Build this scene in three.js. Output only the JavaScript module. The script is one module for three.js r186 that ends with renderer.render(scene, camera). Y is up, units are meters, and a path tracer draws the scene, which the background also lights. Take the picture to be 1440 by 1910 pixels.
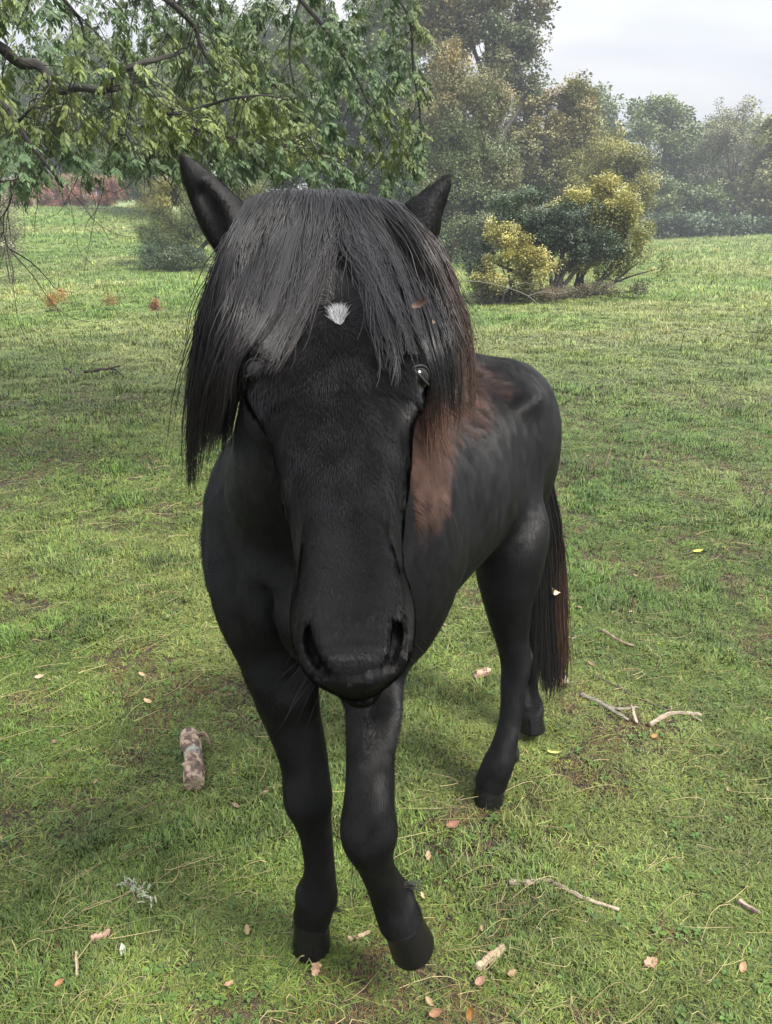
import * as THREE from 'three';
import { mergeGeometries } from 'three/addons/utils/BufferGeometryUtils.js';

// ---------------------------------------------------------------- camera
const F = 1416, CX = 720, CY = 955, EYE = 1.6;                 // focal length and centre in pixels of the 1440 x 1910 photograph
const PITCH = Math.atan(530 / F);
const CP = Math.cos(PITCH), SP = Math.sin(PITCH);
const scene = new THREE.Scene();
const camera = new THREE.PerspectiveCamera(2 * Math.atan(955 / F) * 180 / Math.PI, 1440 / 1910, 0.05, 900);
camera.position.set(0, EYE, 0);
camera.rotation.set(-PITCH, 0, 0);
const renderer = new THREE.WebGLRenderer({ antialias: true });
renderer.toneMapping = THREE.LinearToneMapping;
renderer.toneMappingExposure = 2.25;
renderer.shadowMap.enabled = true;

// ---------------------------------------------------------------- sky and sun
function hash2(x, y) { let h = Math.imul(x | 0, 374761393) ^ Math.imul(y | 0, 668265263); h = Math.imul(h ^ (h >>> 13), 1274126177); return ((h ^ (h >>> 16)) >>> 0) / 4294967296; }
function noise2(x, y) {
  const i = Math.floor(x), j = Math.floor(y), u = x - i, v = y - j, a = u * u * (3 - 2 * u), b = v * v * (3 - 2 * v);
  const p = hash2(i, j), q = hash2(i + 1, j), r = hash2(i, j + 1), s = hash2(i + 1, j + 1);
  return p + (q - p) * a + (r - p) * b + (p - q - r + s) * a * b;
}
function fbm2(x, y, n = 4) { let s = 0, a = 0.5, t = 0; for (let k = 0; k < n; k++) { s += a * noise2(x, y); t += a; a *= 0.5; x = x * 2.03 + 17.1; y = y * 2.03 - 9.7; } return s / t; }
function hash3(x, y, z) { let h = Math.imul(x | 0, 374761393) ^ Math.imul(y | 0, 668265263) ^ Math.imul(z | 0, 2147483647 ^ 0x5bd1e995); h = Math.imul(h ^ (h >>> 13), 1274126177); return ((h ^ (h >>> 16)) >>> 0) / 4294967296; }
function noise3(x, y, z) {
  const i = Math.floor(x), j = Math.floor(y), k = Math.floor(z), u = x - i, v = y - j, w = z - k;
  const a = u * u * (3 - 2 * u), b = v * v * (3 - 2 * v), c = w * w * (3 - 2 * w), L = (p, q, t) => p + (q - p) * t;
  return L(L(L(hash3(i, j, k), hash3(i + 1, j, k), a), L(hash3(i, j + 1, k), hash3(i + 1, j + 1, k), a), b),
    L(L(hash3(i, j, k + 1), hash3(i + 1, j, k + 1), a), L(hash3(i, j + 1, k + 1), hash3(i + 1, j + 1, k + 1), a), b), c);
}
function rng(seed) { let a = seed >>> 0; return () => { a = (a + 0x6D2B79F5) | 0; let t = Math.imul(a ^ (a >>> 15), 1 | a); t = (t + Math.imul(t ^ (t >>> 7), 61 | t)) ^ t; return ((t ^ (t >>> 14)) >>> 0) / 4294967296; }; }
const clamp = (x, a = 0, b = 1) => Math.min(b, Math.max(a, x));
const smooth = (x, a, b) => { const t = clamp((x - a) / (b - a)); return t * t * (3 - 2 * t); };
const mix = (a, b, t) => a + (b - a) * t;
const V = (x, y, z) => new THREE.Vector3(x, y, z);

const SUN = V(0.56, 0.80, 0.20).normalize();                 // towards the sun: high, to the right, a little behind the camera, through thin cloud
{
  const W = 1024, H = 512, data = new Float32Array(W * H * 4);
  for (let j = 0; j < H; j++) for (let i = 0; i < W; i++) {
    const up = ((j + 0.5) / H - 0.5) * Math.PI, az = ((i + 0.5) / W - 0.5) * 2 * Math.PI;
    const x = Math.cos(az) * Math.cos(up), y = Math.sin(up), z = Math.sin(az) * Math.cos(up), o = (j * W + i) * 4;
    const yy = Math.max(y, 0.0) + 0.16, cx = x / yy, cz = z / yy;
    let c = fbm2(cx * 0.9 + 3.1, cz * 2.1 + 7.7, 5);                       // long soft bands of thin cloud
    c = smooth(c, 0.34, 0.66);
    const d = fbm2(cx * 2.3 + 31, cz * 3.9 + 11, 4);
    const thick = 0.80 + 0.26 * d, glow = Math.pow(clamp(x * SUN.x + y * SUN.y + z * SUN.z), 5) * 0.5, dome = 0.32 * (1 + 2.0 * Math.max(0, y)) / 1.25;   // an overcast dome is brighter overhead
    const lo = smooth(0.22 - y, 0, 0.22);
    const blue = [0.92, 1.0, 1.16], white = [1.25 * thick + 0.05, 1.26 * thick + 0.055, 1.30 * thick + 0.06];
    for (let k = 0; k < 3; k++) {
      let v = mix(blue[k], white[k], 0.35 + 0.65 * c);
      v = mix(v, [1.20, 1.21, 1.25][k], 0.5 * lo) * dome + glow * dome;
      data[o + k] = y < -0.02 ? [0.07, 0.09, 0.04][k] : v;
    }
    data[o + 3] = 1;
  }
  const t = new THREE.DataTexture(data, W, H, THREE.RGBAFormat, THREE.FloatType);
  t.mapping = THREE.EquirectangularReflectionMapping; t.magFilter = t.minFilter = THREE.LinearFilter; t.needsUpdate = true;
  scene.background = t; scene.environment = t;
}
const sun = new THREE.DirectionalLight(new THREE.Color().setRGB(1, 0.95, 0.86), 3.4);
sun.name = 'sun'; sun.position.copy(SUN).multiplyScalar(60); sun.target.position.set(0, 0, -4);
sun.castShadow = true; sun.shadow.radius = 34; sun.shadow.mapSize.set(4096, 4096);
Object.assign(sun.shadow.camera, { left: -40, right: 40, top: 40, bottom: -40, near: 1, far: 160 });
scene.add(sun, sun.target);

// ---------------------------------------------------------------- helpers
const used = {};
function numbered(name) { const n = used[name] = (used[name] ?? -1) + 1; return n ? name + '_' + String(n).padStart(3, '0') : name; }
function tag(o, label, category, group, kind) { if (label) o.userData.label = label; if (category) o.userData.category = category; if (group) o.userData.group = group; if (kind) o.userData.kind = kind; return o; }
function shade(o) { o.castShadow = o.receiveShadow = true; return o; }
function top(name, geo, mat, pos) { const o = geo ? new THREE.Mesh(geo, mat) : new THREE.Group(); o.name = numbered(name); if (pos) o.position.copy(pos); shade(o); scene.add(o); return o; }
function part(name, geo, mat, parent) { const o = geo ? new THREE.Mesh(geo, mat) : new THREE.Group(); o.name = name; shade(o); parent.add(o); return o; }
// a place given by where the photograph shows it and its distance along the view axis
function at(px, py, d) { const u = (px - CX) / F * d, w = (CY - py) / F * d; return V(u, EYE + w * CP - d * SP, -(d * CP + w * SP)); }
function rgb(r, g, b) { return new THREE.Color().setRGB(r, g, b); }
function geoOf(pos, idx, nor, col, uv) {
  const g = new THREE.BufferGeometry();
  g.setAttribute('position', new THREE.Float32BufferAttribute(pos, 3));
  if (col) g.setAttribute('color', new THREE.Float32BufferAttribute(col, 3));
  if (uv) g.setAttribute('uv', new THREE.Float32BufferAttribute(uv, 2));
  if (nor && idx) for (let i = 0; i < idx.length; i += 3) {            // turn each face to the side its normals point to
    const a = idx[i] * 3, b = idx[i + 1] * 3, c = idx[i + 2] * 3, ux = pos[b] - pos[a], uy = pos[b + 1] - pos[a + 1], uz = pos[b + 2] - pos[a + 2], vx = pos[c] - pos[a], vy = pos[c + 1] - pos[a + 1], vz = pos[c + 2] - pos[a + 2];
    const d = (uy * vz - uz * vy) * (nor[a] + nor[b] + nor[c]) + (uz * vx - ux * vz) * (nor[a + 1] + nor[b + 1] + nor[c + 1]) + (ux * vy - uy * vx) * (nor[a + 2] + nor[b + 2] + nor[c + 2]);
    if (d < 0) { const t = idx[i + 1]; idx[i + 1] = idx[i + 2]; idx[i + 2] = t; }
  }
  if (idx) g.setIndex(new THREE.BufferAttribute(Uint32Array.from(idx), 1));
  if (nor) g.setAttribute('normal', new THREE.Float32BufferAttribute(nor, 3)); else g.computeVertexNormals();
  return g;
}
// instances: list of { p, q, s (number or vector), c }
function instanced(name, geo, mat, list, parent, kind = 'stuff') {
  const o = new THREE.InstancedMesh(geo, mat, list.length), m = new THREE.Matrix4(), sc = V();
  list.forEach((e, i) => { if (e.s.isVector3) sc.copy(e.s); else sc.setScalar(e.s); o.setMatrixAt(i, m.compose(e.p, e.q, sc)); if (e.c) o.setColorAt(i, e.c); });
  o.name = parent ? name : numbered(name); o.userData.kind = kind; shade(o); (parent ?? scene).add(o); return o;
}
// a tube of varying radius through points; irregular ring gives bark its lumps
function limbGeo(pts, radii, sides = 7, rough = 0, seed = 1, colFn) {
  const n = pts.length, pos = [], idx = [], col = colFn ? [] : null, uv = [];
  let up = V(0.31, 0.9, 0.2), len = 0;
  for (let i = 0; i < n; i++) {
    const t = pts[Math.min(n - 1, i + 1)].clone().sub(pts[Math.max(0, i - 1)]).normalize();
    up.sub(t.clone().multiplyScalar(up.dot(t))); if (up.lengthSq() < 1e-6) up.set(1, 0.2, 0.1).sub(t.clone().multiplyScalar(t.x)); up.normalize();
    const sd = t.clone().cross(up);
    if (i) len += pts[i].distanceTo(pts[i - 1]);
    for (let k = 0; k <= sides; k++) {
      const kk = k % sides, a = kk / sides * 2 * Math.PI, r = radii[i] * (1 + rough * (hash3(kk * 7 + seed, i * 13, seed) - 0.5));
      const p = pts[i].clone().addScaledVector(up, Math.cos(a) * r).addScaledVector(sd, Math.sin(a) * r);
      pos.push(p.x, p.y, p.z); uv.push(k / sides, len);
      if (col) { const c = colFn(p, i / (n - 1), a); col.push(c[0], c[1], c[2]); }
    }
  }
  const S = sides + 1;
  for (let i = 0; i < n - 1; i++) for (let k = 0; k < sides; k++) { const a = i * S + k, b = a + 1, c = a + S, d = c + 1; idx.push(a, b, c, b, d, c); }
  for (const [e, s] of [[0, 1], [n - 1, -1]]) {                     // closed ends
    const c = pos.length / 3; pos.push(pts[e].x, pts[e].y, pts[e].z); uv.push(0.5, 0.5); if (col) { const q = colFn(pts[e], -1, 0); col.push(q[0], q[1], q[2]); }
    for (let k = 0; k < sides; k++) { const a = e * S + k, b = a + 1; if (s > 0) idx.push(c, b, a); else idx.push(c, a, b); }
  }
  return geoOf(pos, idx, null, col, uv);
}
function curve(pts, n) { return new THREE.CatmullRomCurve3(pts, false, 'centripetal').getPoints(n); }
// ---------------------------------------------------------------- a distance field and its mesh
// a loft: stations { c, rx, up, dn } along a curve; 'right' sets the direction of rx
function loft(stations, right, k, opt = {}) {
  const n = opt.n ?? (stations.length - 1) * 4, cv = new THREE.CatmullRomCurve3(stations.map((s) => s.c), false, 'catmullrom', 0.5), P = [], T = [], R = [];
  const sample = (key, t) => {
    const x = t * (stations.length - 1), i = Math.min(stations.length - 2, Math.floor(x)), f = x - i, g = (j) => stations[clamp(j, 0, stations.length - 1)][key];
    const a = g(i - 1), b = g(i), c = g(i + 1), d = g(i + 2);
    return Math.max(0.002, 0.5 * ((2 * b) + (c - a) * f + (2 * a - 5 * b + 4 * c - d) * f * f + (3 * b - a - 3 * c + d) * f * f * f));
  };
  for (let i = 0; i <= n; i++) { const t = i / n; P.push(cv.getPoint(t)); T.push(cv.getTangent(t)); R.push([sample('rx', t), sample('up', t), sample('dn', t)]); }
  const big = Math.max(...R.map((r) => Math.max(...r)));
  const box = new THREE.Box3().setFromPoints(P).expandByScalar(big * 1.05);
  const e = opt.e ?? 2, taper = opt.taper ?? 0, cap = opt.cap ?? 1;
  let lo = 0, hi = n;
  return { k, box, neg: opt.neg, focus(x, y, z, r) {               // near this place only these segments can be the closest
    const D = []; let m = 1e9;
    for (let i = 0; i < n; i++) { const a = P[i], b = P[i + 1], d = Math.hypot((a.x + b.x) / 2 - x, (a.y + b.y) / 2 - y, (a.z + b.z) / 2 - z), h = a.distanceTo(b) / 2; D.push(d - h); m = Math.min(m, d + h); }
    lo = n; hi = 0; for (let i = 0; i < n; i++) if (D[i] <= m + 2 * r) { lo = Math.min(lo, i); hi = Math.max(hi, i + 1); }
  }, f(x, y, z) {
    let bi = 0, bt = 0, bd = 1e9;
    for (let i = lo; i < hi; i++) {
      const a = P[i], b = P[i + 1], dx = b.x - a.x, dy = b.y - a.y, dz = b.z - a.z, l = dx * dx + dy * dy + dz * dz + 1e-12;
      let t = ((x - a.x) * dx + (y - a.y) * dy + (z - a.z) * dz) / l; t = t < 0 ? 0 : t > 1 ? 1 : t;
      const qx = x - a.x - dx * t, qy = y - a.y - dy * t, qz = z - a.z - dz * t, d = qx * qx + qy * qy + qz * qz;
      if (d < bd) { bd = d; bi = i; bt = t; }
    }
    const a = P[bi], b = P[bi + 1], ta = T[bi], tb = T[bi + 1], u = 1 - bt;
    let tx = ta.x * u + tb.x * bt, ty = ta.y * u + tb.y * bt, tz = ta.z * u + tb.z * bt; const tl = 1 / Math.hypot(tx, ty, tz); tx *= tl; ty *= tl; tz *= tl;
    const dr = right.x * tx + right.y * ty + right.z * tz; let rx = right.x - dr * tx, ry = right.y - dr * ty, rz = right.z - dr * tz; const rl = 1 / Math.hypot(rx, ry, rz); rx *= rl; ry *= rl; rz *= rl;
    const ux = ry * tz - rz * ty, uy = rz * tx - rx * tz, uz = rx * ty - ry * tx;
    const wx = x - a.x * u - b.x * bt, wy = y - a.y * u - b.y * bt, wz = z - a.z * u - b.z * bt;
    const lx = wx * rx + wy * ry + wz * rz, ly = wx * ux + wy * uy + wz * uz, lz = wx * tx + wy * ty + wz * tz;
    const r0 = R[bi], r1 = R[bi + 1], B = ly > 0 ? r0[1] * u + r1[1] * bt : r0[2] * u + r1[2] * bt, A = (r0[0] * u + r1[0] * bt) * (taper && ly < 0 ? 1 - taper * Math.min(1.2, -ly / B) : 1), m = Math.min(A, B);
    const px = Math.abs(lx) / A, py = Math.abs(ly) / B;
    let q = e === 2 ? px * px + py * py : Math.pow(Math.pow(px, e) + Math.pow(py, e), 2 / e);
    const end = (bi === 0 && bt === 0) || (bi === n - 1 && bt === 1); if (end) { const pz = lz / (m * cap); q += pz * pz; }
    return (Math.sqrt(q) - 1) * m;
  } };
}
function ball(c, X, Y, r, k, opt = {}) {            // an ellipsoid with axes X, Y, X x Y
  const Z = X.clone().cross(Y).normalize(), m = Math.min(r[0], r[1], r[2]), big = Math.max(...r);
  return { k, neg: opt.neg, box: new THREE.Box3().setFromPoints([c]).expandByScalar(big), f(x, y, z) {
    x -= c.x; y -= c.y; z -= c.z;
    const a = (x * X.x + y * X.y + z * X.z) / r[0], b = (x * Y.x + y * Y.y + z * Y.z) / r[1], d = (x * Z.x + y * Z.y + z * Z.z) / r[2];
    return (Math.sqrt(a * a + b * b + d * d) - 1) * m;
  } };
}
function fieldOf(prims) {
  const boxD = (b, x, y, z) => Math.hypot(Math.max(b.min.x - x, 0, x - b.max.x), Math.max(b.min.y - y, 0, y - b.max.y), Math.max(b.min.z - z, 0, z - b.max.z));
  const evalList = (list, x, y, z) => {
    let d = 1e3;
    for (const p of list) {
      if (p.neg) { const f = -p.f(x, y, z), h = Math.max(p.k - Math.abs(d - f), 0) / p.k; d = Math.max(d, f) + h * h * p.k * 0.25; continue; }
      const f = p.f(x, y, z), h = Math.max(p.k - Math.abs(d - f), 0) / p.k; d = Math.min(d, f) - h * h * p.k * 0.25;
    }
    return d;
  };
  const near = (x, y, z, r, around = r) => { const l = prims.filter((p) => boxD(p.box, x, y, z) < r); for (const p of l) p.focus?.(x, y, z, around); return l; };
  const value = (x, y, z) => { const l = near(x, y, z, 0.16, 0.001); return l.length ? evalList(l, x, y, z) : 0.16; };
  return { prims, evalList, near, value };
}
function meshOf(field, cell) {                       // naive surface nets, evaluated only in blocks that the surface can cross
  const box = new THREE.Box3(); for (const p of field.prims) if (!p.neg) box.union(p.box); box.expandByScalar(cell * 3);
  const o = box.min, B = 8, nb = [0, 1, 2].map((a) => Math.ceil((box.max.getComponent(a) - o.getComponent(a)) / (cell * B))), N = nb.map((x) => x * B + 1);
  const val = new Float32Array(N[0] * N[1] * N[2]).fill(1), at3 = (i, j, k) => (k * N[1] + j) * N[0] + i, half = cell * B * 0.5, diag = half * 1.7321;
  const live = [];
  for (let K = 0; K < nb[2]; K++) for (let J = 0; J < nb[1]; J++) for (let I = 0; I < nb[0]; I++) {
    const cx = o.x + (I + 0.5) * B * cell, cy = o.y + (J + 0.5) * B * cell, cz = o.z + (K + 0.5) * B * cell, l = field.near(cx, cy, cz, diag + 0.12, diag);
    if (!l.length) continue;
    const f = field.evalList(l, cx, cy, cz);
    if (f > diag + 0.05) continue;
    const inside = f < -diag - 0.02; if (!inside) live.push([I, J, K]);
    for (let k = 0; k <= B; k++) for (let j = 0; j <= B; j++) for (let i = 0; i <= B; i++) {
      const a = I * B + i, b = J * B + j, c = K * B + k;
      val[at3(a, b, c)] = inside ? -1 : field.evalList(l, o.x + a * cell, o.y + b * cell, o.z + c * cell);
    }
  }
  const id = new Map(), pos = [], idx = [];
  const cellsAt = (i, j, k) => {
    const key = at3(i, j, k); let v = id.get(key); if (v !== undefined) return v;
    let x = 0, y = 0, z = 0, n = 0;
    const edge = (a, b, c, d, e, f) => { const p = val[at3(i + a, j + b, k + c)], q = val[at3(i + d, j + e, k + f)]; if ((p < 0) !== (q < 0)) { const t = p / (p - q); x += a + (d - a) * t; y += b + (e - b) * t; z += c + (f - c) * t; n++; } };
    for (let a = 0; a < 2; a++) for (let b = 0; b < 2; b++) { edge(0, a, b, 1, a, b); edge(a, 0, b, a, 1, b); edge(a, b, 0, a, b, 1); }
    v = pos.length / 3; pos.push(o.x + (i + x / n) * cell, o.y + (j + y / n) * cell, o.z + (k + z / n) * cell); id.set(key, v); return v;
  };
  const done = new Set();
  for (const [I, J, K] of live) for (let k = 0; k <= B; k++) for (let j = 0; j <= B; j++) for (let i = 0; i <= B; i++) {
    const a = I * B + i, b = J * B + j, c = K * B + k; if (!a || !b || !c || a >= N[0] - 1 || b >= N[1] - 1 || c >= N[2] - 1) continue;
    const p = at3(a, b, c), s = val[p] < 0;
    if (i === B || j === B || k === B || !i || !j || !k) { if (done.has(p)) continue; done.add(p); }
    const quad = (q, w) => { if (s) idx.push(q[0], q[1], q[2], q[0], q[2], q[3]); else idx.push(q[0], q[2], q[1], q[0], q[3], q[2]); };
    if (s !== val[at3(a + 1, b, c)] < 0) quad([cellsAt(a, b - 1, c - 1), cellsAt(a, b, c - 1), cellsAt(a, b, c), cellsAt(a, b - 1, c)]);
    if (s !== val[at3(a, b + 1, c)] < 0) quad([cellsAt(a - 1, b, c - 1), cellsAt(a - 1, b, c), cellsAt(a, b, c), cellsAt(a, b, c - 1)]);
    if (s !== val[at3(a, b, c + 1)] < 0) quad([cellsAt(a - 1, b - 1, c), cellsAt(a, b - 1, c), cellsAt(a, b, c), cellsAt(a - 1, b, c)]);
  }
  const nor = new Float32Array(pos.length), h = cell * 0.7;
  for (let v = 0; v < pos.length; v += 3) {
    const x = pos[v], y = pos[v + 1], z = pos[v + 2], l = field.near(x, y, z, 0.1, 0.01), e = (a, b, c) => field.evalList(l, a, b, c);
    let a = e(x + h, y, z) - e(x - h, y, z), b = e(x, y + h, z) - e(x, y - h, z), c = e(x, y, z + h) - e(x, y, z - h); const q = 1 / (Math.hypot(a, b, c) + 1e-12);
    nor[v] = a * q; nor[v + 1] = b * q; nor[v + 2] = c * q;
  }
  return geoOf(pos, idx, nor);
}
// ---------------------------------------------------------------- the pony
const POLL = at(603, 392, 0.985), NOSE = at(658, 1197, 0.675);
const hd = NOSE.clone().sub(POLL).normalize(), hx = V(1, 0.0, 0.06), hn = V();
hx.sub(hd.clone().multiplyScalar(hx.dot(hd))).normalize(); hn.copy(hx).cross(hd).negate().normalize(); if (hn.y < 0) hn.negate();
const HL = NOSE.distanceTo(POLL);
const H = (s, lat, n) => POLL.clone().addScaledVector(hd, s * HL).addScaledVector(hx, lat).addScaledVector(hn, n);   // s 0 at the poll, 1 at the nose
const bx = V(0.475, 0, -0.88), lx = V(0.88, 0, 0.475), UP = V(0, 1, 0);                                             // along the body, to the pony's left
const Bd = (t, y, lat = 0) => V(-0.165 + bx.x * t + lx.x * lat, y, -1.26 + bx.z * t + lx.z * lat);
function legLoft(rows, k, opt = {}) { return loft(rows.map(([px, py, d, w, f, b]) => ({ c: at(px, py, d), rx: w, up: f, dn: b })), opt.right ?? V(-1, 0, 0), k, opt); }

const prims = [];
{
  // barrel, from the breast to the buttocks
  const S = [[-0.01, 0.96, .09, .12, .11, 0], [0.08, 0.98, .155, .17, .21, 0], [0.22, 0.98, .195, .255, .235, 0], [0.34, 0.98, .21, .28, .225, -.015], [0.5, 0.975, .22, .25, .215, -.03], [0.66, 0.98, .222, .245, .22, -.035], [0.8, 0.985, .215, .265, .235, -.035], [0.94, 1.0, .20, .262, .21, -.035], [1.06, 1.0, .175, .225, .2, -.03], [1.16, .99, .135, .165, .17, -.02], [1.22, .98, .08, .10, .12, -.02]];
  prims.push(loft(S.map(([t, y, rx, up, dn, l]) => ({ c: Bd(t, y, l), rx, up, dn })), lx, 0.05, { e: 2.15, n: 40 }));
  // neck
  const nk = [[H(0.03, 0, -0.075), .06, .085, .075], [H(0.10, -0.005, -0.17), .075, .11, .10], [V(-0.115, 1.36, -1.17), .10, .14, .16], [V(-0.12, 1.2, -1.27), .155, .155, .2], [V(-0.12, 1.05, -1.37), .18, .15, .22]];
  prims.push(loft(nk.map(([c, rx, up, dn]) => ({ c, rx, up, dn })), V(-1, 0, 0), 0.07, { n: 24 }));
  // shoulders and breast muscles
  prims.push(ball(Bd(0.12, 1.0, -0.157), lx, UP, [.105, .22, .15], 0.08), ball(Bd(0.14, 1.0, 0.12), lx, UP, [.10, .22, .15], 0.08));
  prims.push(ball(Bd(0.03, 0.94, -0.108), lx, UP, [.09, .13, .085], 0.05), ball(Bd(0.03, 0.93, 0.08), lx, UP, [.085, .13, .085], 0.05));
  // croup and thighs
  prims.push(ball(Bd(0.98, 1.05, 0.06), lx, UP, [.12, .18, .17], 0.07), ball(Bd(0.98, 1.05, -0.13), lx, UP, [.125, .19, .17], 0.08));
  prims.push(ball(Bd(1.09, 0.94, 0.06), lx, UP, [.095, .2, .13], 0.07), ball(Bd(1.09, 0.92, -0.13), lx, UP, [.095, .2, .12], 0.07));
  // right fore leg, planted (left in the picture)
  prims.push(legLoft([[508, 1160, 1.475, .075, .07, .10], [522, 1240, 1.50, .07, .065, .085], [540, 1320, 1.555, .058, .055, .068], [563, 1400, 1.60, .049, .048, .056], [571, 1448, 1.622, .0475, .046, .05], [575, 1490, 1.645, .0455, .048, .046], [585, 1535, 1.665, .037, .036, .04], [592, 1575, 1.69, .032, .031, .038], [596, 1625, 1.725, .0325, .031, .042], [592, 1668, 1.762, .0415, .041, .046], [586, 1694, 1.785, .0405, .041, .04], [583, 1706, 1.797, .042, .043, .04]], 0.035, { n: 44 }));
  prims.push(ball(at(577, 1492, 1.61), V(1, 0, 0), UP, [.034, .04, .02], 0.03));
  // left fore leg, lifted and bent
  prims.push(legLoft([[655, 1170, 1.60, .075, .08, .10], [682, 1250, 1.55, .066, .06, .085], [697, 1320, 1.50, .053, .05, .065], [692, 1400, 1.485, .046, .045, .054], [690, 1470, 1.485, .046, .045, .05], [687, 1530, 1.50, .0495, .045, .05], [689, 1572, 1.515, .0475, .042, .05], [700, 1612, 1.55, .034, .034, .042], [712, 1645, 1.585, .032, .031, .042], [727, 1672, 1.62, .039, .038, .046], [738, 1696, 1.635, .043, .042, .045], [746, 1714, 1.645, .046, .044, .044]], 0.035, { n: 44 }));
  // left hind leg
  prims.push(legLoft([[945, 905, 2.13, .075, .10, .12], [952, 985, 2.10, .098, .13, .14], [948, 1065, 2.12, .088, .105, .11], [948, 1135, 2.16, .062, .075, .075], [955, 1190, 2.19, .046, .05, .055], [962, 1240, 2.215, .040, .042, .058], [958, 1285, 2.225, .035, .037, .045], [952, 1340, 2.225, .0295, .030, .036], [941, 1390, 2.228, .0345, .033, .038], [931, 1422, 2.232, .042, .038, .044], [921, 1446, 2.25, .044, .041, .042], [917, 1457, 2.258, .045, .043, .042]], 0.04, { n: 88 }));
  // right hind leg, behind it
  prims.push(legLoft([[925, 930, 2.42, .10, .14, .15], [935, 1010, 2.46, .085, .12, .12], [952, 1090, 2.51, .06, .08, .08], [972, 1165, 2.56, .045, .048, .056], [983, 1215, 2.58, .04, .04, .052], [985, 1260, 2.56, .031, .031, .04], [984, 1292, 2.545, .034, .032, .037], [987, 1313, 2.54, .042, .038, .042], [989, 1325, 2.535, .043, .04, .042]], 0.04, { n: 36 }));
  // bones and tendons that show under the coat
  const knob = (px, py, d, r, k) => prims.push(ball(at(px, py, d), V(1, 0, 0), UP, r, k));
  knob(688, 1543, 1.468, [.034, .044, .016], 0.03); knob(668, 1552, 1.49, [.022, .034, .03], 0.02); knob(712, 1550, 1.49, [.022, .034, .03], 0.02);
  knob(560, 1488, 1.63, [.02, .034, .028], 0.02); knob(592, 1490, 1.63, [.02, .034, .028], 0.02);
  knob(572, 1672, 1.76, [.018, .026, .022], 0.025); knob(607, 1674, 1.765, [.018, .026, .024], 0.025);
  knob(745, 1668, 1.64, [.024, .026, .026], 0.02); knob(978, 1228, 2.27, [.022, .04, .026], 0.02); knob(953, 1408, 2.27, [.022, .026, .024], 0.02);
  prims.push(legLoft([[604, 1535, 1.72, .012, .012, .012], [608, 1590, 1.745, .0105, .011, .011], [608, 1650, 1.775, .013, .013, .013]], 0.014));
  prims.push(legLoft([[716, 1600, 1.60, .012, .012, .012], [734, 1640, 1.635, .011, .011, .011]], 0.014));
  prims.push(legLoft([[972, 1285, 2.27, .011, .011, .011], [964, 1340, 2.27, .0105, .011, .011], [955, 1395, 2.27, .013, .013, .013]], 0.014));
  prims.push(ball(Bd(0.86, 1.185, 0.12), lx, UP, [.035, .025, .05], 0.05), ball(Bd(0.86, 0.80, 0.14), lx, UP, [.05, .06, .07], 0.05));
  prims.push(ball(Bd(0.76, 1.10, 0.205), lx, UP, [.018, .07, .05], 0.05, { neg: true }));
  prims.push(loft([Bd(-0.10, 1.0, 0.0), Bd(-0.065, 0.90, 0.0), Bd(-0.02, 0.80, 0.0)].map((c) => ({ c, rx: .012, up: .03, dn: .03 })), lx, 0.04, { neg: true }));
  prims.push(loft([Bd(0.0, 1.06, -0.20), Bd(-0.02, 0.95, -0.19), Bd(0.02, 0.83, -0.16)].map((c) => ({ c, rx: .02, up: .02, dn: .02 })), lx, 0.04, { neg: true }));
  // dock of the tail
  prims.push(loft([{ c: Bd(1.15, 1.10, -.02), rx: .035, up: .035, dn: .035 }, { c: Bd(1.24, 1.08), rx: .032, up: .032, dn: .032 }, { c: Bd(1.29, 1.0, 0.01), rx: .022, up: .022, dn: .022 }], lx, 0.04));
  // head
  const hs = [[-0.02, .060, .05, .08], [0.06, .080, .05, .12], [0.16, .090, .055, .16], [0.27, .093, .06, .19], [0.36, .093, .06, .20], [0.45, .085, .055, .185], [0.55, .072, .05, .15], [0.66, .0595, .045, .115], [0.77, .051, .04, .09], [0.86, .050, .038, .072], [0.93, .050, .037, .06], [0.985, .043, .032, .05], [1.015, .034, .025, .04]];
  prims.push(loft(hs.map(([s, rx, f, b]) => ({ c: H(s, 0, -f), rx, up: f, dn: b })), hx.clone().negate(), 0.03, { e: 2.4, n: 48, cap: 0.6, taper: 0.42 }));
  for (const s of [-1, 1]) {
    prims.push(ball(H(0.395, s * 0.079, -0.045), hx, hd, [.022, .045, .032], 0.03));                             // brow
    prims.push(ball(H(s < 0 ? 0.415 : 0.462, s * (s < 0 ? 0.086 : 0.081), -0.034), hx, hd, [.017, .03, .02], 0.015));              // eye orbit
    prims.push(ball(H(0.43, s * 0.05, -0.15), hx, hd, [.026, .1, .08], 0.04));                                   // cheek
    prims.push(loft([[0.52, .048, -.062, .008], [0.62, .052, -.058, .011], [0.72, .044, -.052, .010], [0.82, .036, -.048, .006]].map(([q, l, n, r]) => ({ c: H(q, s * l, n), rx: r, up: r, dn: r })), hx, 0.03));
    prims.push(ball(H(0.955, s * 0.0365, -0.030), hx, hd, [.0185, .044, .024], 0.022));                           // flare of the nostril
    prims.push(loft([[0.925, .0375, -.001, .0022], [0.955, .0395, -.004, .0055], [0.99, .0375, -.008, .0078], [1.02, .0315, -.014, .0066], [1.035, .0255, -.019, .0035]].map(([q, l, n, r]) => ({ c: H(q, s * l, n), rx: r, up: r * 3.4, dn: r * 3.4 })), hx, 0.007, { neg: true }));   // nostril
    prims.push(ball(H(0.88, s * 0.03, -0.004), hx, hd, [.012, .05, .006], 0.012));
  }
  prims.push(ball(H(0.99, 0, -0.048), hx, hd, [.034, .034, .040], 0.025));                                       // upper lip
  prims.push(ball(H(0.985, 0, -0.100), hx, hd, [.025, .036, .026], 0.018));                                      // chin and lower lip
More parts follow.
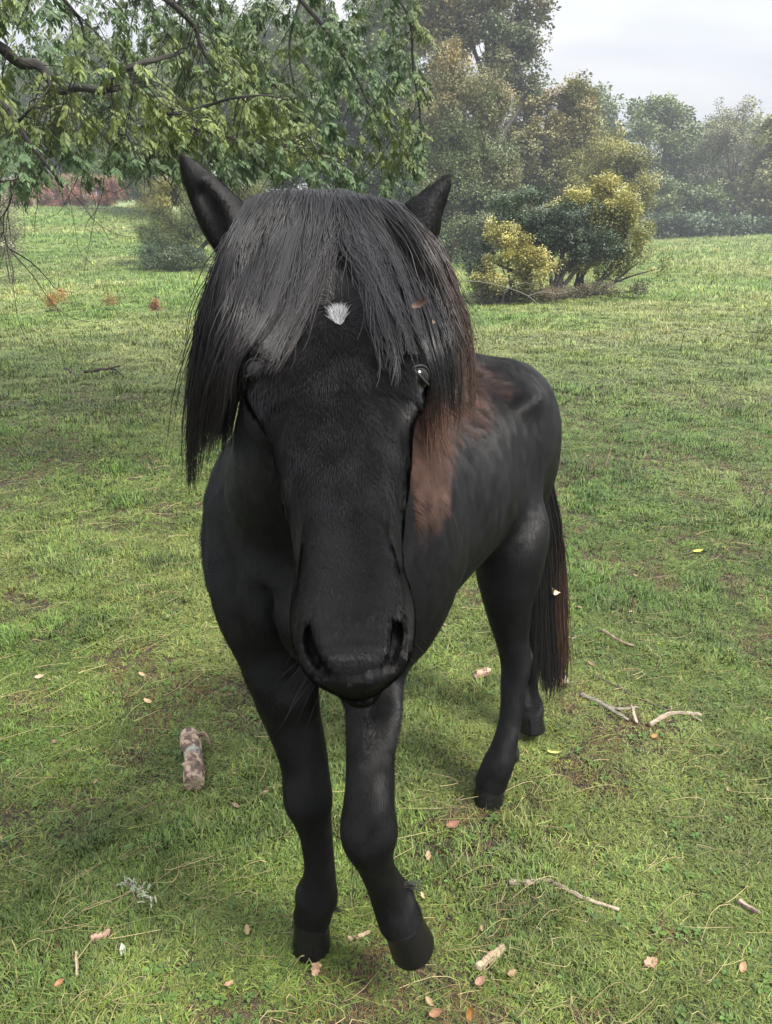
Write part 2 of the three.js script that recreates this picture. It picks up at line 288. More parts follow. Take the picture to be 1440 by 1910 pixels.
  prims.push(loft([[-0.033], [-0.015], [0.015], [0.033]].map(([l]) => ({ c: H(1.030 - Math.abs(l) * 1.4, l, -0.082), rx: .012, up: .0028, dn: .0028 })), hd, 0.008, { neg: true }));   // mouth line
  // ears
  const ear = (pts, k) => {
    prims.push(loft(pts.map(([px, py, d, w, th]) => ({ c: at(px, py, d), rx: w, up: th, dn: th })), V(0.9, 0.44, 0.1), k, { n: 20, cap: 1 })); prims[prims.length - 1].ear = true;
  };
  ear([[447, 450, 0.99, .034, .03], [417, 408, 1.0, .033, .028], [388, 366, 1.005, .0255, .021], [364, 331, 1.01, .018, .014], [347, 305, 1.012, .0105, .008], [340, 294, 1.012, .006, .005]], 0.02);
  ear([[770, 445, 1.0, .033, .028], [784, 407, 1.01, .030, .025], [801, 382, 1.015, .022, .018], [817, 359, 1.02, .0155, .0125], [829, 341, 1.022, .0105, .008], [836, 333, 1.022, .0065, .005]], 0.02);
  // hollow of the ear on the picture's left
  prims.push(loft([[398, 440, 0.965, .016], [390, 405, 0.968, .015], [372, 362, 0.985, .008]].map(([px, py, d, r]) => ({ c: at(px, py, d), rx: r, up: r, dn: r })), V(1, 0, 0), 0.012, { neg: true }));
}
const body = fieldOf(prims), skull = fieldOf(prims.filter((p) => !p.ear));      // hair is laid over the body without the ears
const pony = top('pony', null, null);
tag(pony, 'black pony with a long forelock stepping towards the camera on the grass', 'pony');
const bodyGeo = meshOf(body, 0.0055);
const toBody = (x, y, z) => { const a = x + 0.165, b = z + 1.26; return [a * bx.x + b * bx.z, y, a * lx.x + b * lx.z]; };
const toHead = (x, y, z) => { const a = x - POLL.x, b = y - POLL.y, c = z - POLL.z; return [(a * hd.x + b * hd.y + c * hd.z) / HL, a * hx.x + b * hx.y + c * hx.z, a * hn.x + b * hn.y + c * hn.z]; };
// how far the coat is bleached to rusty brown: the long coat over the withers and the shoulder
function rust(x, y, z) {
  const [t, , lat] = toBody(x, y, z); if (lat < -0.02 || t < 0.06) return 0;
  const edge = [[-0.1, 1.09], [0.09, 1.105], [0.15, 1.115], [0.2, 1.16], [0.4, 1.185], [0.65, 1.185], [0.78, 1.225], [0.88, 1.28], [0.95, 1.4]];
  let e = 9; for (let i = 0; i < edge.length - 1; i++) if (t >= edge[i][0] && t < edge[i + 1][0]) e = mix(edge[i][1], edge[i + 1][1], (t - edge[i][0]) / (edge[i + 1][0] - edge[i][0]));
  const n = noise3(x * 38, y * 38, z * 38) - 0.5 + 0.7 * (noise3(x * 13, y * 13, z * 13) - 0.5);
  return smooth(y - e + n * 0.036, -0.03, 0.045) * (0.8 + 0.3 * n);
}
const BLACK = [0.0058, 0.0054, 0.0057], RUST = [0.095, 0.050, 0.036];
function coatColor(x, y, z) {
  const n = 0.8 + 0.4 * noise3(x * 24 + 5, y * 24, z * 24), r = clamp(rust(x, y, z)), [s, a, f] = toHead(x, y, z);
  let c = BLACK.map((v, k) => mix(v * n, RUST[k] * (0.7 + 0.6 * n * 0.5), r));
  if (f > -0.3 && s > 0.8 && s < 1.15 && Math.abs(a) < 0.1) { const m = smooth(s, 0.84, 0.97) * 0.8; c = c.map((v, k) => mix(v, [0.0080, 0.0071, 0.0071][k], m)); }  // bare skin of the muzzle
  return c;
}
{
  const p = bodyGeo.attributes.position.array, col = new Float32Array(p.length);
  for (let i = 0; i < p.length; i += 3) { const c = coatColor(p[i], p[i + 1], p[i + 2]); col[i] = c[0]; col[i + 1] = c[1]; col[i + 2] = c[2]; }
  bodyGeo.setAttribute('color', new THREE.BufferAttribute(col, 3));
}
const coatMat = new THREE.MeshPhysicalMaterial({ vertexColors: true, roughness: 0.55, specularIntensity: 0.38 });
part('body', bodyGeo, coatMat, pony);

// eyes
const eyeMat = new THREE.MeshPhysicalMaterial({ color: rgb(0.006, 0.005, 0.005), roughness: 0.12, specularIntensity: 0.6 });
const lidMat = new THREE.MeshStandardMaterial({ color: rgb(0.007, 0.0065, 0.0065), roughness: 0.7 });
function fieldNormal(x, y, z, body_ = body) { const h = 0.003, l = body_.near(x, y, z, 0.1, 0.01), e = (a, b, c) => body_.evalList(l, a, b, c); return V(e(x + h, y, z) - e(x - h, y, z), e(x, y + h, z) - e(x, y - h, z), e(x, y, z + h) - e(x, y, z - h)).normalize(); }
const EYES = [H(0.430, -0.094, -0.002), H(0.466, 0.101, -0.018)];
for (const s of [-1, 1]) {
  const c = EYES[s < 0 ? 0 : 1], nn = fieldNormal(c.x, c.y, c.z); c.addScaledVector(nn, -body.value(c.x, c.y, c.z) - 0.0095);
  const e = part('eye', new THREE.SphereGeometry(0.0162, 28, 20), eyeMat, pony); e.position.copy(c);
  const out = nn, up = hd.clone().negate(); up.addScaledVector(out, -up.dot(out)).normalize();
  const tt = out.clone().cross(up).normalize(), lids = [];
  for (const el of [0.50, -0.66]) {
    const pts = []; for (let i = 0; i <= 14; i++) { const h = mix(-1.35, 1.35, i / 14), e = el * Math.cos(h); pts.push(c.clone().addScaledVector(out, Math.cos(h) * Math.cos(e) * 0.0168).addScaledVector(tt, Math.sin(h) * 0.0176).addScaledVector(up, Math.cos(h) * Math.sin(e) * 0.0170)); }
    lids.push(limbGeo(pts, pts.map((_, i) => 0.0009 + 0.0010 * Math.sin(Math.PI * i / 14)), 8));
  }
  lids.forEach((g) => part('eyelid', g, lidMat, pony));
}
// hooves: wall with growth rings, sloping toe, flat ground edge
const hoofTex = (() => {
  const W = 256, H = 128, d = new Uint8Array(W * H * 4);
  for (let y = 0; y < H; y++) for (let x = 0; x < W; x++) {
    const v = y / H, u = x / W, ring = Math.sin(v * 34 + 1.4 * fbm2(u * 5, v * 3)) * 0.5 + 0.5, st = fbm2(u * 90, v * 4, 3), q = 120 + 60 * ring + 70 * (st - 0.5), o = (y * W + x) * 4;
    d[o] = d[o + 1] = d[o + 2] = clamp(q, 0, 255); d[o + 3] = 255;
  }
  const t = new THREE.DataTexture(d, W, H); t.wrapS = t.wrapT = THREE.RepeatWrapping; t.magFilter = THREE.LinearFilter; t.needsUpdate = true; return t;
})();
const hoofMat = new THREE.MeshPhysicalMaterial({ color: rgb(0.006, 0.0055, 0.0053), roughness: 0.22, bumpMap: hoofTex, bumpScale: 0.0008, specularIntensity: 0.55 });
function hoof(topC, down, toe, r, h, slope = 0.02) {
  const side = down.clone().cross(toe).normalize(), fw = side.clone().cross(down).normalize(), pos = [], idx = [], uv = [], n = 28, rows = [[0.0, .82, 0], [0.04, .92, 0], [0.12, .93, .1], [0.35, .965, .35], [0.65, 1.01, .65], [0.93, 1.06, .95], [1.0, 1.045, 1], [1.0, .6, 1], [0.96, 0.0, 1]];
  rows.forEach(([t, k, f]) => { for (let i = 0; i <= n; i++) {
    const a = i / n * 2 * Math.PI, ca = Math.cos(a), sa = Math.sin(a), back = ca < 0 ? 0.84 : 1.06;
    const p = topC.clone().addScaledVector(down, h * t * (ca < 0 ? 1 : 1) + (ca < 0 ? (1 - t) * -ca * h * 0.28 : 0)).addScaledVector(fw, r * k * ca * back + slope * f).addScaledVector(side, r * k * sa * 0.96);
    pos.push(p.x, p.y, p.z); uv.push(i / n * 2, t);
  } });
  const S = n + 1; for (let j = 0; j < rows.length - 1; j++) for (let i = 0; i < n; i++) { const a = j * S + i, b = a + 1, c = a + S, d = c + 1; idx.push(a, c, b, b, c, d); }
  const Rr = rng(Math.round(topC.x * 1e4) + 7);
  for (let i = 0; i < 150; i++) { const a = Rr() * 6.283, ca = Math.cos(a), sa = Math.sin(a), up = 0.004 + 0.03 * Rr(), o2 = fw.clone().multiplyScalar(ca).addScaledVector(side, sa), q = topC.clone().addScaledVector(down, -up + (ca < 0 ? -ca * h * 0.2 : 0)).addScaledVector(o2, r * (0.93 - up * 2.2)); fringe.push([q, down.clone().addScaledVector(o2, 0.28), o2, 0.02 + 0.014 * Rr()]); }
  const o = part('hoof', geoOf(pos, idx, null, null, uv), hoofMat, pony); o.material = hoofMat; return o;
}
const fringe = [];
hoof(at(582, 1708, 1.80), V(0.0, -1, 0.05), V(-0.12, 0, 1), 0.0455, 0.078, 0.018);
hoof(at(747, 1712, 1.645), V(0.30, -0.86, -0.08).normalize(), V(0.30, -0.45, 1), 0.049, 0.075, 0.018);
hoof(at(915, 1457, 2.262), V(-0.05, -1, 0.08), V(-0.25, 0, 1), 0.046, 0.085, 0.02);
hoof(at(988, 1322, 2.535), V(0.06, -0.95, 0.1).normalize(), V(0.25, -0.5, 1), 0.044, 0.066, 0.014);

// ---- short coat hair: little tufts laid along the growth of the coat
function bladeTuft(n, spread, w, R, lift = 0.35) {     // hairs grow along +x, z is away from the skin
  const pos = [], nor = [], idx = [];
  for (let i = 0; i < n; i++) {
    const x = (R() - 0.5) * spread, y = (R() - 0.5) * spread, L = 0.7 + 0.6 * R(), a = (R() - 0.5) * 0.5, li = lift * (0.5 + R()), b = pos.length / 3;
    const X = Math.cos(a), Y = Math.sin(a), mx = x + X * L * 0.5, my = y + Y * L * 0.5, ex = x + X * L, ey = y + Y * L;
    pos.push(x - Y * w, y + X * w, -0.02, x + Y * w, y - X * w, -0.02, mx - Y * w * 0.8, my + X * w * 0.8, li * 0.5, mx + Y * w * 0.8, my - X * w * 0.8, li * 0.5, ex, ey, li * 0.62);
    for (const s of [1, -1, 1, -1, 0]) { const q = V(-0.35 * X - Y * s * 0.7, -0.35 * Y + X * s * 0.7, 0.75).normalize(); nor.push(q.x, q.y, q.z); }
    idx.push(b, b + 1, b + 2, b + 1, b + 3, b + 2, b + 2, b + 3, b + 4);
  }
  return geoOf(pos, idx, nor);
}
function growth(x, y, z, n) {
  const [s, a, f] = toHead(x, y, z), [t] = toBody(x, y, z), d = V();
  const onHead = (s > -0.15 && s < 1.2 && Math.abs(a) < 0.16 && f > -0.26 && z > -1.12) || (y > 1.5 && z > -1.13 && s < 0.2);
  if (onHead && Math.abs(a) > 0.085 && s < 0.12) d.set(Math.sign(a) * 0.55, 1, 0); else if (onHead) { d.copy(hd); d.addScaledVector(hx, a * 6 * smooth(s, 0.2, 0.5)); if (s < 0.42) { d.copy(hx).multiplyScalar(a * 14).addScaledVector(hd, (s - 0.30) * 9); } }
  else if (y < 0.68) d.set(0, -1, -0.1);
  else d.copy(bx).multiplyScalar(0.55).add(V(0, -0.75, 0)).addScaledVector(UP, t > 0.7 ? -0.2 : 0);
  d.x += (noise3(x * 30, y * 30, z * 30) - 0.5) * 0.5; d.y += (noise3(x * 30 + 9, y * 30, z * 30) - 0.5) * 0.5; d.z += (noise3(x * 30, y * 30 + 9, z * 30) - 0.5) * 0.5;
  d.addScaledVector(n, -d.dot(n)); if (d.lengthSq() < 1e-5) d.copy(hx); return [d.normalize(), onHead, s, a];
}
{
  const R = rng(11), p = bodyGeo.attributes.position.array, nn = bodyGeo.attributes.normal.array, ix = bodyGeo.index.array, head = [], coat = [], long = [], star = [];
  const A = V(), B = V(), C = V(), q = V(), m = new THREE.Matrix4();
  const put = (list, P, d, N0, s, c, rough = 0.27) => { const n1 = (k) => noise3(P.x * 70 + k, P.y * 34, P.z * 50 + k) - 0.5 + 0.6 * (noise3(P.x * 30, P.y * 17 + k, P.z * 26) - 0.5), N = N0.clone().add(V(n1(0), n1(31) * 0.6, n1(67)).multiplyScalar(rough)).normalize(); d = d.clone().addScaledVector(N, -d.dot(N)).normalize(); const y = N.clone().cross(d); m.makeBasis(d, y, N); list.push({ p: P, q: new THREE.Quaternion().setFromRotationMatrix(m), s, c }); };
  for (let i = 0; i < ix.length; i += 3) {
    A.fromArray(p, ix[i] * 3); B.fromArray(p, ix[i + 1] * 3); C.fromArray(p, ix[i + 2] * 3);
    const N = V().fromArray(nn, ix[i] * 3), mid = A.clone().add(B).add(C).divideScalar(3), view = V(0, EYE, 0).sub(mid), dist = view.length();
    if (N.dot(view) / dist < -0.45) continue;
    const area = q.copy(B).sub(A).cross(C.clone().sub(A)).length() / 2, [s0] = toHead(mid.x, mid.y, mid.z);
    const rs = clamp(rust(mid.x, mid.y, mid.z));
    const [, onHead] = growth(mid.x, mid.y, mid.z, N);
    const dens = onHead ? mix(26e4, 40e4, smooth(s0, 0.72, 0.9)) : (rs > 0.3 ? 15e4 : 8.5e4);
    let k = area * dens; k = Math.floor(k) + (R() < k % 1 ? 1 : 0);
    for (; k > 0; k--) {
      let u = R(), v = R(); if (u + v > 1) { u = 1 - u; v = 1 - v; }
      const P = A.clone().addScaledVector(B.clone().sub(A), u).addScaledVector(C.clone().sub(A), v), [d, , s, a] = growth(P.x, P.y, P.z, N);
      if (onHead && EYES.some((e) => e.distanceTo(P) < 0.0175)) continue;
      const calm = onHead ? 0.85 * smooth(s, 0.62, 0.95) : 0; let b = mix((0.45 + 1.1 * R()) * (0.6 + 0.8 * noise3(P.x * 55, P.y * 55, P.z * 55)), 1.2, calm); const r1 = rust(P.x, P.y, P.z), r2 = r1 > 0.03 ? clamp(r1 + (R() - 0.5) * 0.3) : 0;
      if (onHead) b *= 1.5;  // head hair colour lifted, standing in for shade on the neck and chest
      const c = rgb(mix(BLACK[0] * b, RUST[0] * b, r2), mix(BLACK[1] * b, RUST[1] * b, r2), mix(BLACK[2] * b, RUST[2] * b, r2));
      if (onHead) {
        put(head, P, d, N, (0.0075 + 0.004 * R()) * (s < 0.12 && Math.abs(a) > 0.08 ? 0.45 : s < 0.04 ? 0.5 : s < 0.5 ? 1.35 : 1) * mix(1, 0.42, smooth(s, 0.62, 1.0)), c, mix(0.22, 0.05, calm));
      } else if (r2 > 0.35) put(long, P, d, N, 0.018 + 0.018 * R(), c);
      else put(coat, P, d, N, (P.y < 0.68 ? 0.010 : 0.013) * (0.8 + 0.5 * R()), c);
    }
  }
  // white star between the eyes
  const Rs = rng(5), st = H(0.336, 0.009, 0);
  for (let i = 0; i < 120; i++) {
    const a = Rs() * 2 * Math.PI, r = Math.sqrt(Rs()), P = st.clone().addScaledVector(hx, Math.cos(a) * r * 0.0048).addScaledVector(hd, Math.sin(a) * r * 0.0095);
    const v = body.value(P.x, P.y, P.z), N = fieldNormal(P.x, P.y, P.z); P.addScaledVector(N, -v + 0.0035);
    const d = hd.clone().negate().addScaledVector(hx, Math.cos(a) * r * 0.35 + (Rs() - 0.5) * 0.8); d.addScaledVector(N, -d.dot(N)).normalize();
    const g = 0.11 + 0.27 * Rs(); put(star, P, d, N, 0.009 + 0.011 * Rs(), rgb(g, g, g * 1.03));
  }
  const hairMat = new THREE.MeshPhysicalMaterial({ color: 0xffffff, roughness: 0.35, specularIntensity: 0.46 }); hairMat.side = THREE.DoubleSide;
  const fr = []; for (const [P, d, N, s] of fringe) { const b = 0.7 + 0.7 * R(); d.addScaledVector(N, -d.dot(N) * 0.999).normalize(); put(fr, P, d, N, s, rgb(0.009 * b, 0.0083 * b, 0.009 * b)); }
  instanced('coronet_hair', bladeTuft(6, 0.35, 0.02, rng(8), 0.3), hairMat, fr, pony);
  console.log('coat tufts', head.length, coat.length, long.length);
  instanced('coat', bladeTuft(7, 1.0, 0.035, rng(2)), hairMat, head, pony);
  instanced('coat', bladeTuft(7, 1.1, 0.03, rng(3)), hairMat, coat, pony);
  tag(instanced('coat', bladeTuft(7, 0.5, 0.013, rng(4), 0.3), hairMat, long, pony), 'rusty brown bleached long coat over the withers and shoulder');
  tag(instanced('star', bladeTuft(5, 0.2, 0.02, rng(6), 0.25), hairMat, star, pony), 'small white star on the forehead');
}

const eyeFront = EYES.map((e) => e.clone().addScaledVector(fieldNormal(e.x, e.y, e.z), 0.016).addScaledVector(hn, 0.018));
// ---- long hair: ribbons a millimetre wide, gathered into locks, kept off the skin
const longHairMat = new THREE.MeshPhysicalMaterial({ color: 0xffffff, vertexColors: true, roughness: 0.42, specularIntensity: 0.7 }); longHairMat.side = THREE.DoubleSide;
function hairGeo(guides, nLocks, perLock, R, o) {
  const M = o.seg ?? 15, G = guides.map((g) => curve(g.map((e) => e.isVector3 ? e : at(...e)), M)), pos = [], nor = [], col = [], idx = [];
  const along = (s, i) => { const x = clamp(s) * (G.length - 1), a = Math.min(G.length - 2, Math.floor(x)); return G[a][i].clone().lerp(G[a + 1][i], x - a); };
  for (let L = 0; L < nLocks; L++) {
    const s0 = o.span ? mix(o.span[0], o.span[1], (L + R()) / nLocks) : (L + R()) / nLocks, depth = R() * (o.depth ?? 0.016), lockLen = (o.len ?? 1) * (0.64 + 0.36 * Math.pow(R(), 0.7)), tone = 0.5 + 1.0 * R() * R(), wf = 6 + 12 * R(), wa = 0.0015 + 0.004 * R(), sw = (R() - 0.5) * (o.sway ?? 0.03), sw2 = (R() - 0.5) * (o.sway ?? 0.03), ph = R() * 6.28, gather = (o.gather ?? 0.6) * (0.6 + 0.6 * R());
    for (let h = 0; h < perLock; h++) {
      const ds = (R() + R() - 1) * (o.lockWidth ?? 0.05), len = lockLen * (0.48 + 0.52 * Math.pow(R(), 0.7)), dj = V(R() - 0.5, R() - 0.5, R() - 0.5).multiplyScalar(o.jitter ?? 0.012), wild = R() < (o.wild ?? 0.06) ? (R() - 0.5) * 0.08 : 0, b = tone * (0.75 + 0.5 * R()), base = pos.length / 3, P = []; let cut = null;
      for (let i = 0; i <= M; i++) {
        const t = i / M, tt = Math.min(1, t * len) * M, i0 = Math.min(M - 1, Math.floor(tt)), s = s0 + ds * (1 - gather * smooth(t, 0.25, 1));
        const p = along(s, i0).lerp(along(s, i0 + 1), tt - i0);
        p.addScaledVector(dj, 1 - 0.5 * gather * t);
        p.x += sw * t * t + wild * t * t + wa * Math.sin(ph + t * wf + h * 0.03) * smooth(t, 0.05, 0.3) + 0.0013 * Math.sin(h * 1.7 + t * (17 + h % 11)) * t; p.z += sw2 * t * t * 0.6; p.y += wild * 0.3 * t * t;
        if (cut) { p.copy(P[P.length - 1]).addScaledVector(cut, 0.0006); P.push(p); continue; }
        if (o.skin !== false) for (let it = 0; it < 2; it++) {
          const off = 0.004 + depth * smooth(t, 0, 0.15), v = skull.value(p.x, p.y, p.z);
          if (v < off) p.addScaledVector(fieldNormal(p.x, p.y, p.z, skull), off - v); else break;
        }
        P.push(p);
        if (o.eyes && i > 2 && h % 9 && EYES.some((e, k) => p.distanceTo(eyeFront[k]) < (k ? 0.031 : 0.029))) cut = P[i].clone().sub(P[i - 1]).normalize();      // the hair over the eyes is worn short
      }
      const w0 = (o.width ?? 0.0006) * (0.7 + 0.6 * R()), twist = (R() - 0.5) * 1.2;
      for (let i = 0; i <= M; i++) {
        const t = i / M, p = P[i], tan = P[Math.min(M, i + 1)].clone().sub(P[Math.max(0, i - 1)]).normalize(), view = V(0.15, 1.75, 0.2).sub(p).normalize();
        const side = tan.clone().cross(view); if (side.lengthSq() < 1e-6) side.set(1, 0, 0); side.normalize().applyAxisAngle(tan, twist);
        const face = side.clone().cross(tan).normalize(); if (face.dot(view) < 0) face.negate();
        const w = w0 * (1 - 0.75 * smooth(t, 0.7, 1));
        for (const sg of [-1, 1]) { const v = p.clone().addScaledVector(side, sg * w), n = face.clone().addScaledVector(side, sg * 0.9).normalize(); pos.push(v.x, v.y, v.z); nor.push(n.x, n.y, n.z); const c = o.color(s0, t, R, p); col.push(c[0] * b, c[1] * b, c[2] * b); }
        if (i < M) { const q = base + i * 2; idx.push(q, q + 1, q + 2, q + 1, q + 3, q + 2); }
      }
    }
  }
  return geoOf(pos, idx, nor, col);
}
{
  const FL = [[[470, 372, 1.0], [428, 440, .97], [395, 540, .98], [366, 660, 1.0], [354, 780, 1.02], [350, 880, 1.04], [352, 930, 1.05]], [[495, 366, .99], [450, 440, .93], [415, 560, .92], [388, 700, .95], [375, 800, .98], [372, 900, 1.0], [372, 940, 1.0]],
    [[525, 362, .985], [490, 450, .90], [455, 570, .88], [428, 680, .88], [402, 800, .92], [392, 880, .95]], [[560, 360, .98], [535, 460, .885], [500, 570, .855], [468, 640, .85], [436, 720, .86], [416, 800, .88]], [[594, 360, .978], [586, 450, .875], [562, 550, .84], [516, 640, .825], [490, 690, .83], [478, 715, .84]], [[622, 364, .978], [624, 440, .865], [598, 505, .835], [560, 590, .825], [515, 680, .82], [492, 712, .82]]];
  const FR = [[[614, 366, .978], [632, 440, .87], [672, 505, .84], [708, 600, .83], [732, 700, .83], [745, 750, .83]], [[650, 367, .98], [692, 450, .88], [722, 540, .85], [744, 610, .845], [754, 670, .85], [757, 705, .86]], [[688, 370, .985], [742, 450, .905], [778, 550, .885], [806, 640, .89], [826, 740, .9], [828, 790, .92]], [[722, 378, .995], [785, 450, .94], [828, 550, .945], [848, 640, .96], [848, 770, .98], [842, 810, 1.0]], [[748, 388, 1.01], [812, 455, .99], [852, 550, 1.0], [874, 640, 1.02], [880, 740, 1.03], [874, 790, 1.04]]];
  const dark = (s, t) => { const g = 0.009; return [g * 1.02, g * 0.95, g * 1.05]; };
  const leftC = (s, t) => { const k = smooth(t, 0.55, 1) * 0.5 * (1 - s * 0.5); const q = 1; return [0.0105 * q + 0.018 * k, 0.0098 * q + 0.009 * k, 0.0115 * q + 0.004 * k]; };
  const rightC = (s, t) => { const k = smooth(s, 0.55, 1) * smooth(t, 0.25, 0.9); return [0.0105 + 0.085 * k, 0.0098 + 0.05 * k, 0.0112 + 0.034 * k]; };
  const skinAt = (x, y, d) => {            // the distance at which the skull lies behind a guide point, if it does
    for (let t = d - 0.1; t < d + 0.12; t += 0.004) { const q = at(x, y, t); if (skull.value(q.x, q.y, q.z) < 0.012) return t; } return d; };
  for (const g of [...FL, ...FR]) { for (let i = 1; i < g.length; i++) { const t = skinAt(...g[i]); g[i] = [g[i][0], g[i][1], t]; } const [x, y, d] = g[0]; g.unshift([x, y + 22, d + 0.085]); }
  const g1 = hairGeo(FL, 50, 52, rng(21), { color: leftC, depth: 0.014, eyes: true, wild: 0.1, lockWidth: 0.06, gather: 0.7, jitter: 0.010, sway: 0.022, width: 0.00055 });
  const g2 = hairGeo(FR, 36, 50, rng(22), { color: rightC, depth: 0.014, eyes: true, lockWidth: 0.065, gather: 0.65, jitter: 0.011, wild: 0.08, sway: 0.022, width: 0.00055 });
  part('forelock', mergeGeometries([g1, g2]), longHairMat, pony);
  const MR = [[[505, 392, 1.05], [430, 460, 1.07], [388, 600, 1.1], [366, 740, 1.14], [358, 885, 1.17]], [[520, 420, 1.12], [450, 520, 1.13], [408, 640, 1.15], [384, 760, 1.17], [372, 880, 1.19]], [[540, 450, 1.2], [470, 560, 1.18], [432, 680, 1.19], [408, 790, 1.2], [397, 865, 1.2]], [[560, 520, 1.3], [500, 620, 1.24], [462, 720, 1.22], [438, 800, 1.22], [425, 860, 1.22]]];
  const ML = [[[720, 400, 1.05], [800, 470, 1.04], [838, 560, 1.07], [850, 650, 1.1], [846, 720, 1.14]], [[700, 430, 1.14], [780, 520, 1.13], [815, 610, 1.16], [822, 700, 1.2], [812, 790, 1.24]], [[690, 470, 1.25], [760, 570, 1.22], [795, 680, 1.26], [805, 790, 1.3], [798, 890, 1.34]], [[680, 540, 1.38], [750, 620, 1.34], [785, 730, 1.36], [800, 850, 1.37], [790, 950, 1.36]], [[700, 610, 1.5], [760, 660, 1.47], [800, 740, 1.49], [815, 830, 1.5], [812, 915, 1.46]], [Bd(0.3, 1.28, 0.0), Bd(0.34, 1.27, 0.07), Bd(0.36, 1.23, 0.12), Bd(0.37, 1.19, 0.15)], [Bd(0.45, 1.27, 0.0), Bd(0.5, 1.255, 0.06), Bd(0.53, 1.22, 0.1), Bd(0.55, 1.19, 0.13)]];
  const rustC = (s, t, R2, p) => { const k = smooth(t, 0.1, 0.5) * smooth(s, 0.12, 0.45); return [mix(0.018, 0.095, k), mix(0.014, 0.051, k), mix(0.013, 0.037, k)]; };
  const g3 = hairGeo(MR, 56, 50, rng(23), { color: dark, depth: 0.02, lockWidth: 0.05, gather: 0.6, jitter: 0.016, wild: 0.1 });
  const g4 = hairGeo(ML, 70, 40, rng(24), { color: rustC, depth: 0.02, lockWidth: 0.05, gather: 0.3, jitter: 0.02, wild: 0.12 });
  part('mane', g3, longHairMat, pony);
  const dullHair = new THREE.MeshPhysicalMaterial({ color: 0xffffff, vertexColors: true, roughness: 0.7, specularIntensity: 0.35 }); dullHair.side = THREE.DoubleSide;
  tag(part('mane', g4, dullHair, pony), 'sun-bleached reddish brown side of the mane lying over the shoulder');
  // tail
  const dk = Bd(1.24, 1.08), T = [];
  for (const [a, b] of [[0, 0], [0.5, 0.2], [1, 0]]) T.push([dk.clone().add(V(-0.02 + a * 0.04, 0, 0)), at(mix(1006, 1034, a), 960, 2.40), at(mix(1002, 1046, a), 1060, 2.44), at(mix(1003, 1050, a), 1180, 2.47), at(mix(1006, 1051, a), 1270, 2.49), at(mix(1014, 1040, a), 1320, 2.5)]);
  const tailC = (s, t) => { const k = smooth(s, 0.72, 1) * smooth(t, 0.4, 0.85); return [0.011 + 0.07 * k, 0.0095 + 0.028 * k, 0.009 + 0.014 * k]; };
  part('tail', hairGeo(T, 40, 45, rng(25), { color: tailC, skin: false, lockWidth: 0.14, jitter: 0.035, gather: 0.5, sway: 0.03, width: 0.0011, depth: 0 }), longHairMat, pony);
  // feathers at the fetlocks, behind the knee and hock
  const fe = [], Rf = rng(31);
  const feather = (px, py, d, dir, n, L, spread) => {
    const c = at(px, py, d), A = c.clone().add(V(-spread, 0, 0)), B = c.clone().add(V(spread, 0, 0)), e = V(...dir).normalize().multiplyScalar(L);
    fe.push(hairGeo([[A, A.clone().addScaledVector(e, 0.5).add(V(0, -0.004, 0)), A.clone().add(e).add(V(0, -0.018, 0))], [B, B.clone().addScaledVector(e, 0.5).add(V(0, -0.004, 0)), B.clone().add(e).add(V(0, -0.018, 0))]], n, 14, Rf, { color: dark, skin: false, seg: 6, lockWidth: 0.2, jitter: 0.012, gather: 0.7, sway: 0.04, width: 0.00045 }));
  };
  feather(750, 1652, 1.61, [0.8, -0.25, -0.4], 4, 0.05, 0.016);
  feather(606, 1690, 1.76, [0.3, -0.8, -0.5], 10, 0.06, 0.014);
  feather(945, 1412, 2.27, [0.3, -0.8, -0.6], 10, 0.06, 0.014);
  feather(1000, 1305, 2.57, [0.3, -0.7, -0.6], 10, 0.055, 0.014);
  feather(925, 1150, 2.36, [-0.1, -1, 0.1], 6, 0.09, 0.01);
  fe.forEach((g) => part('feather', g, longHairMat, pony));
  // whiskers
  const wh = [], Rw = rng(41);
  for (let i = 0; i < 34; i++) {
    const s = Rw() < 0.5 ? -1 : 1, P = H(0.93 + 0.12 * Rw(), s * (0.02 + 0.035 * Rw()), -0.03 - 0.07 * Rw()), N = fieldNormal(P.x, P.y, P.z); P.addScaledVector(N, -body.value(P.x, P.y, P.z));
    const d = N.clone().addScaledVector(hd, 0.5).add(V((Rw() - 0.5) * 0.4, -0.3 * Rw(), (Rw() - 0.5) * 0.4)).normalize(), L = 0.02 + 0.035 * Rw();
    wh.push(limbGeo([P, P.clone().addScaledVector(d, L * 0.5).add(V(0, -0.001, 0)), P.clone().addScaledVector(d, L).add(V(0, -0.006, 0))], [0.0003, 0.00022, 0.0001], 4));
  }
  part('whiskers', mergeGeometries(wh), lidMat, pony).userData.kind = 'stuff';
}
// ---------------------------------------------------------------- the meadow
function groundY(x, z) {
  const f = -z, r = Math.hypot(x, z), side = f > 1 ? x / f : 0;
  let h = 2.9 * smooth(f, 22, 60) * smooth(-side, 0.12, 0.30);                    // the bank on the left
  h += 0.55 * smooth(f, 18, 70) * smooth(side, -0.05, 0.25) + 0.35 * smooth(f, 26, 46) * smooth(side, 0.30, 0.5);
  h += (fbm2(x * 0.16 + 3, z * 0.16, 3) - 0.5) * 0.5 * smooth(r, 6, 22);
  h += (fbm2(x * 0.9, z * 0.9, 2) - 0.5) * 0.07 * smooth(r, 2.2, 5) + (noise2(x * 5.3, z * 5.3) - 0.5) * 0.012;
  h += 5 * smooth(r, 100, 200);
  return h;
}
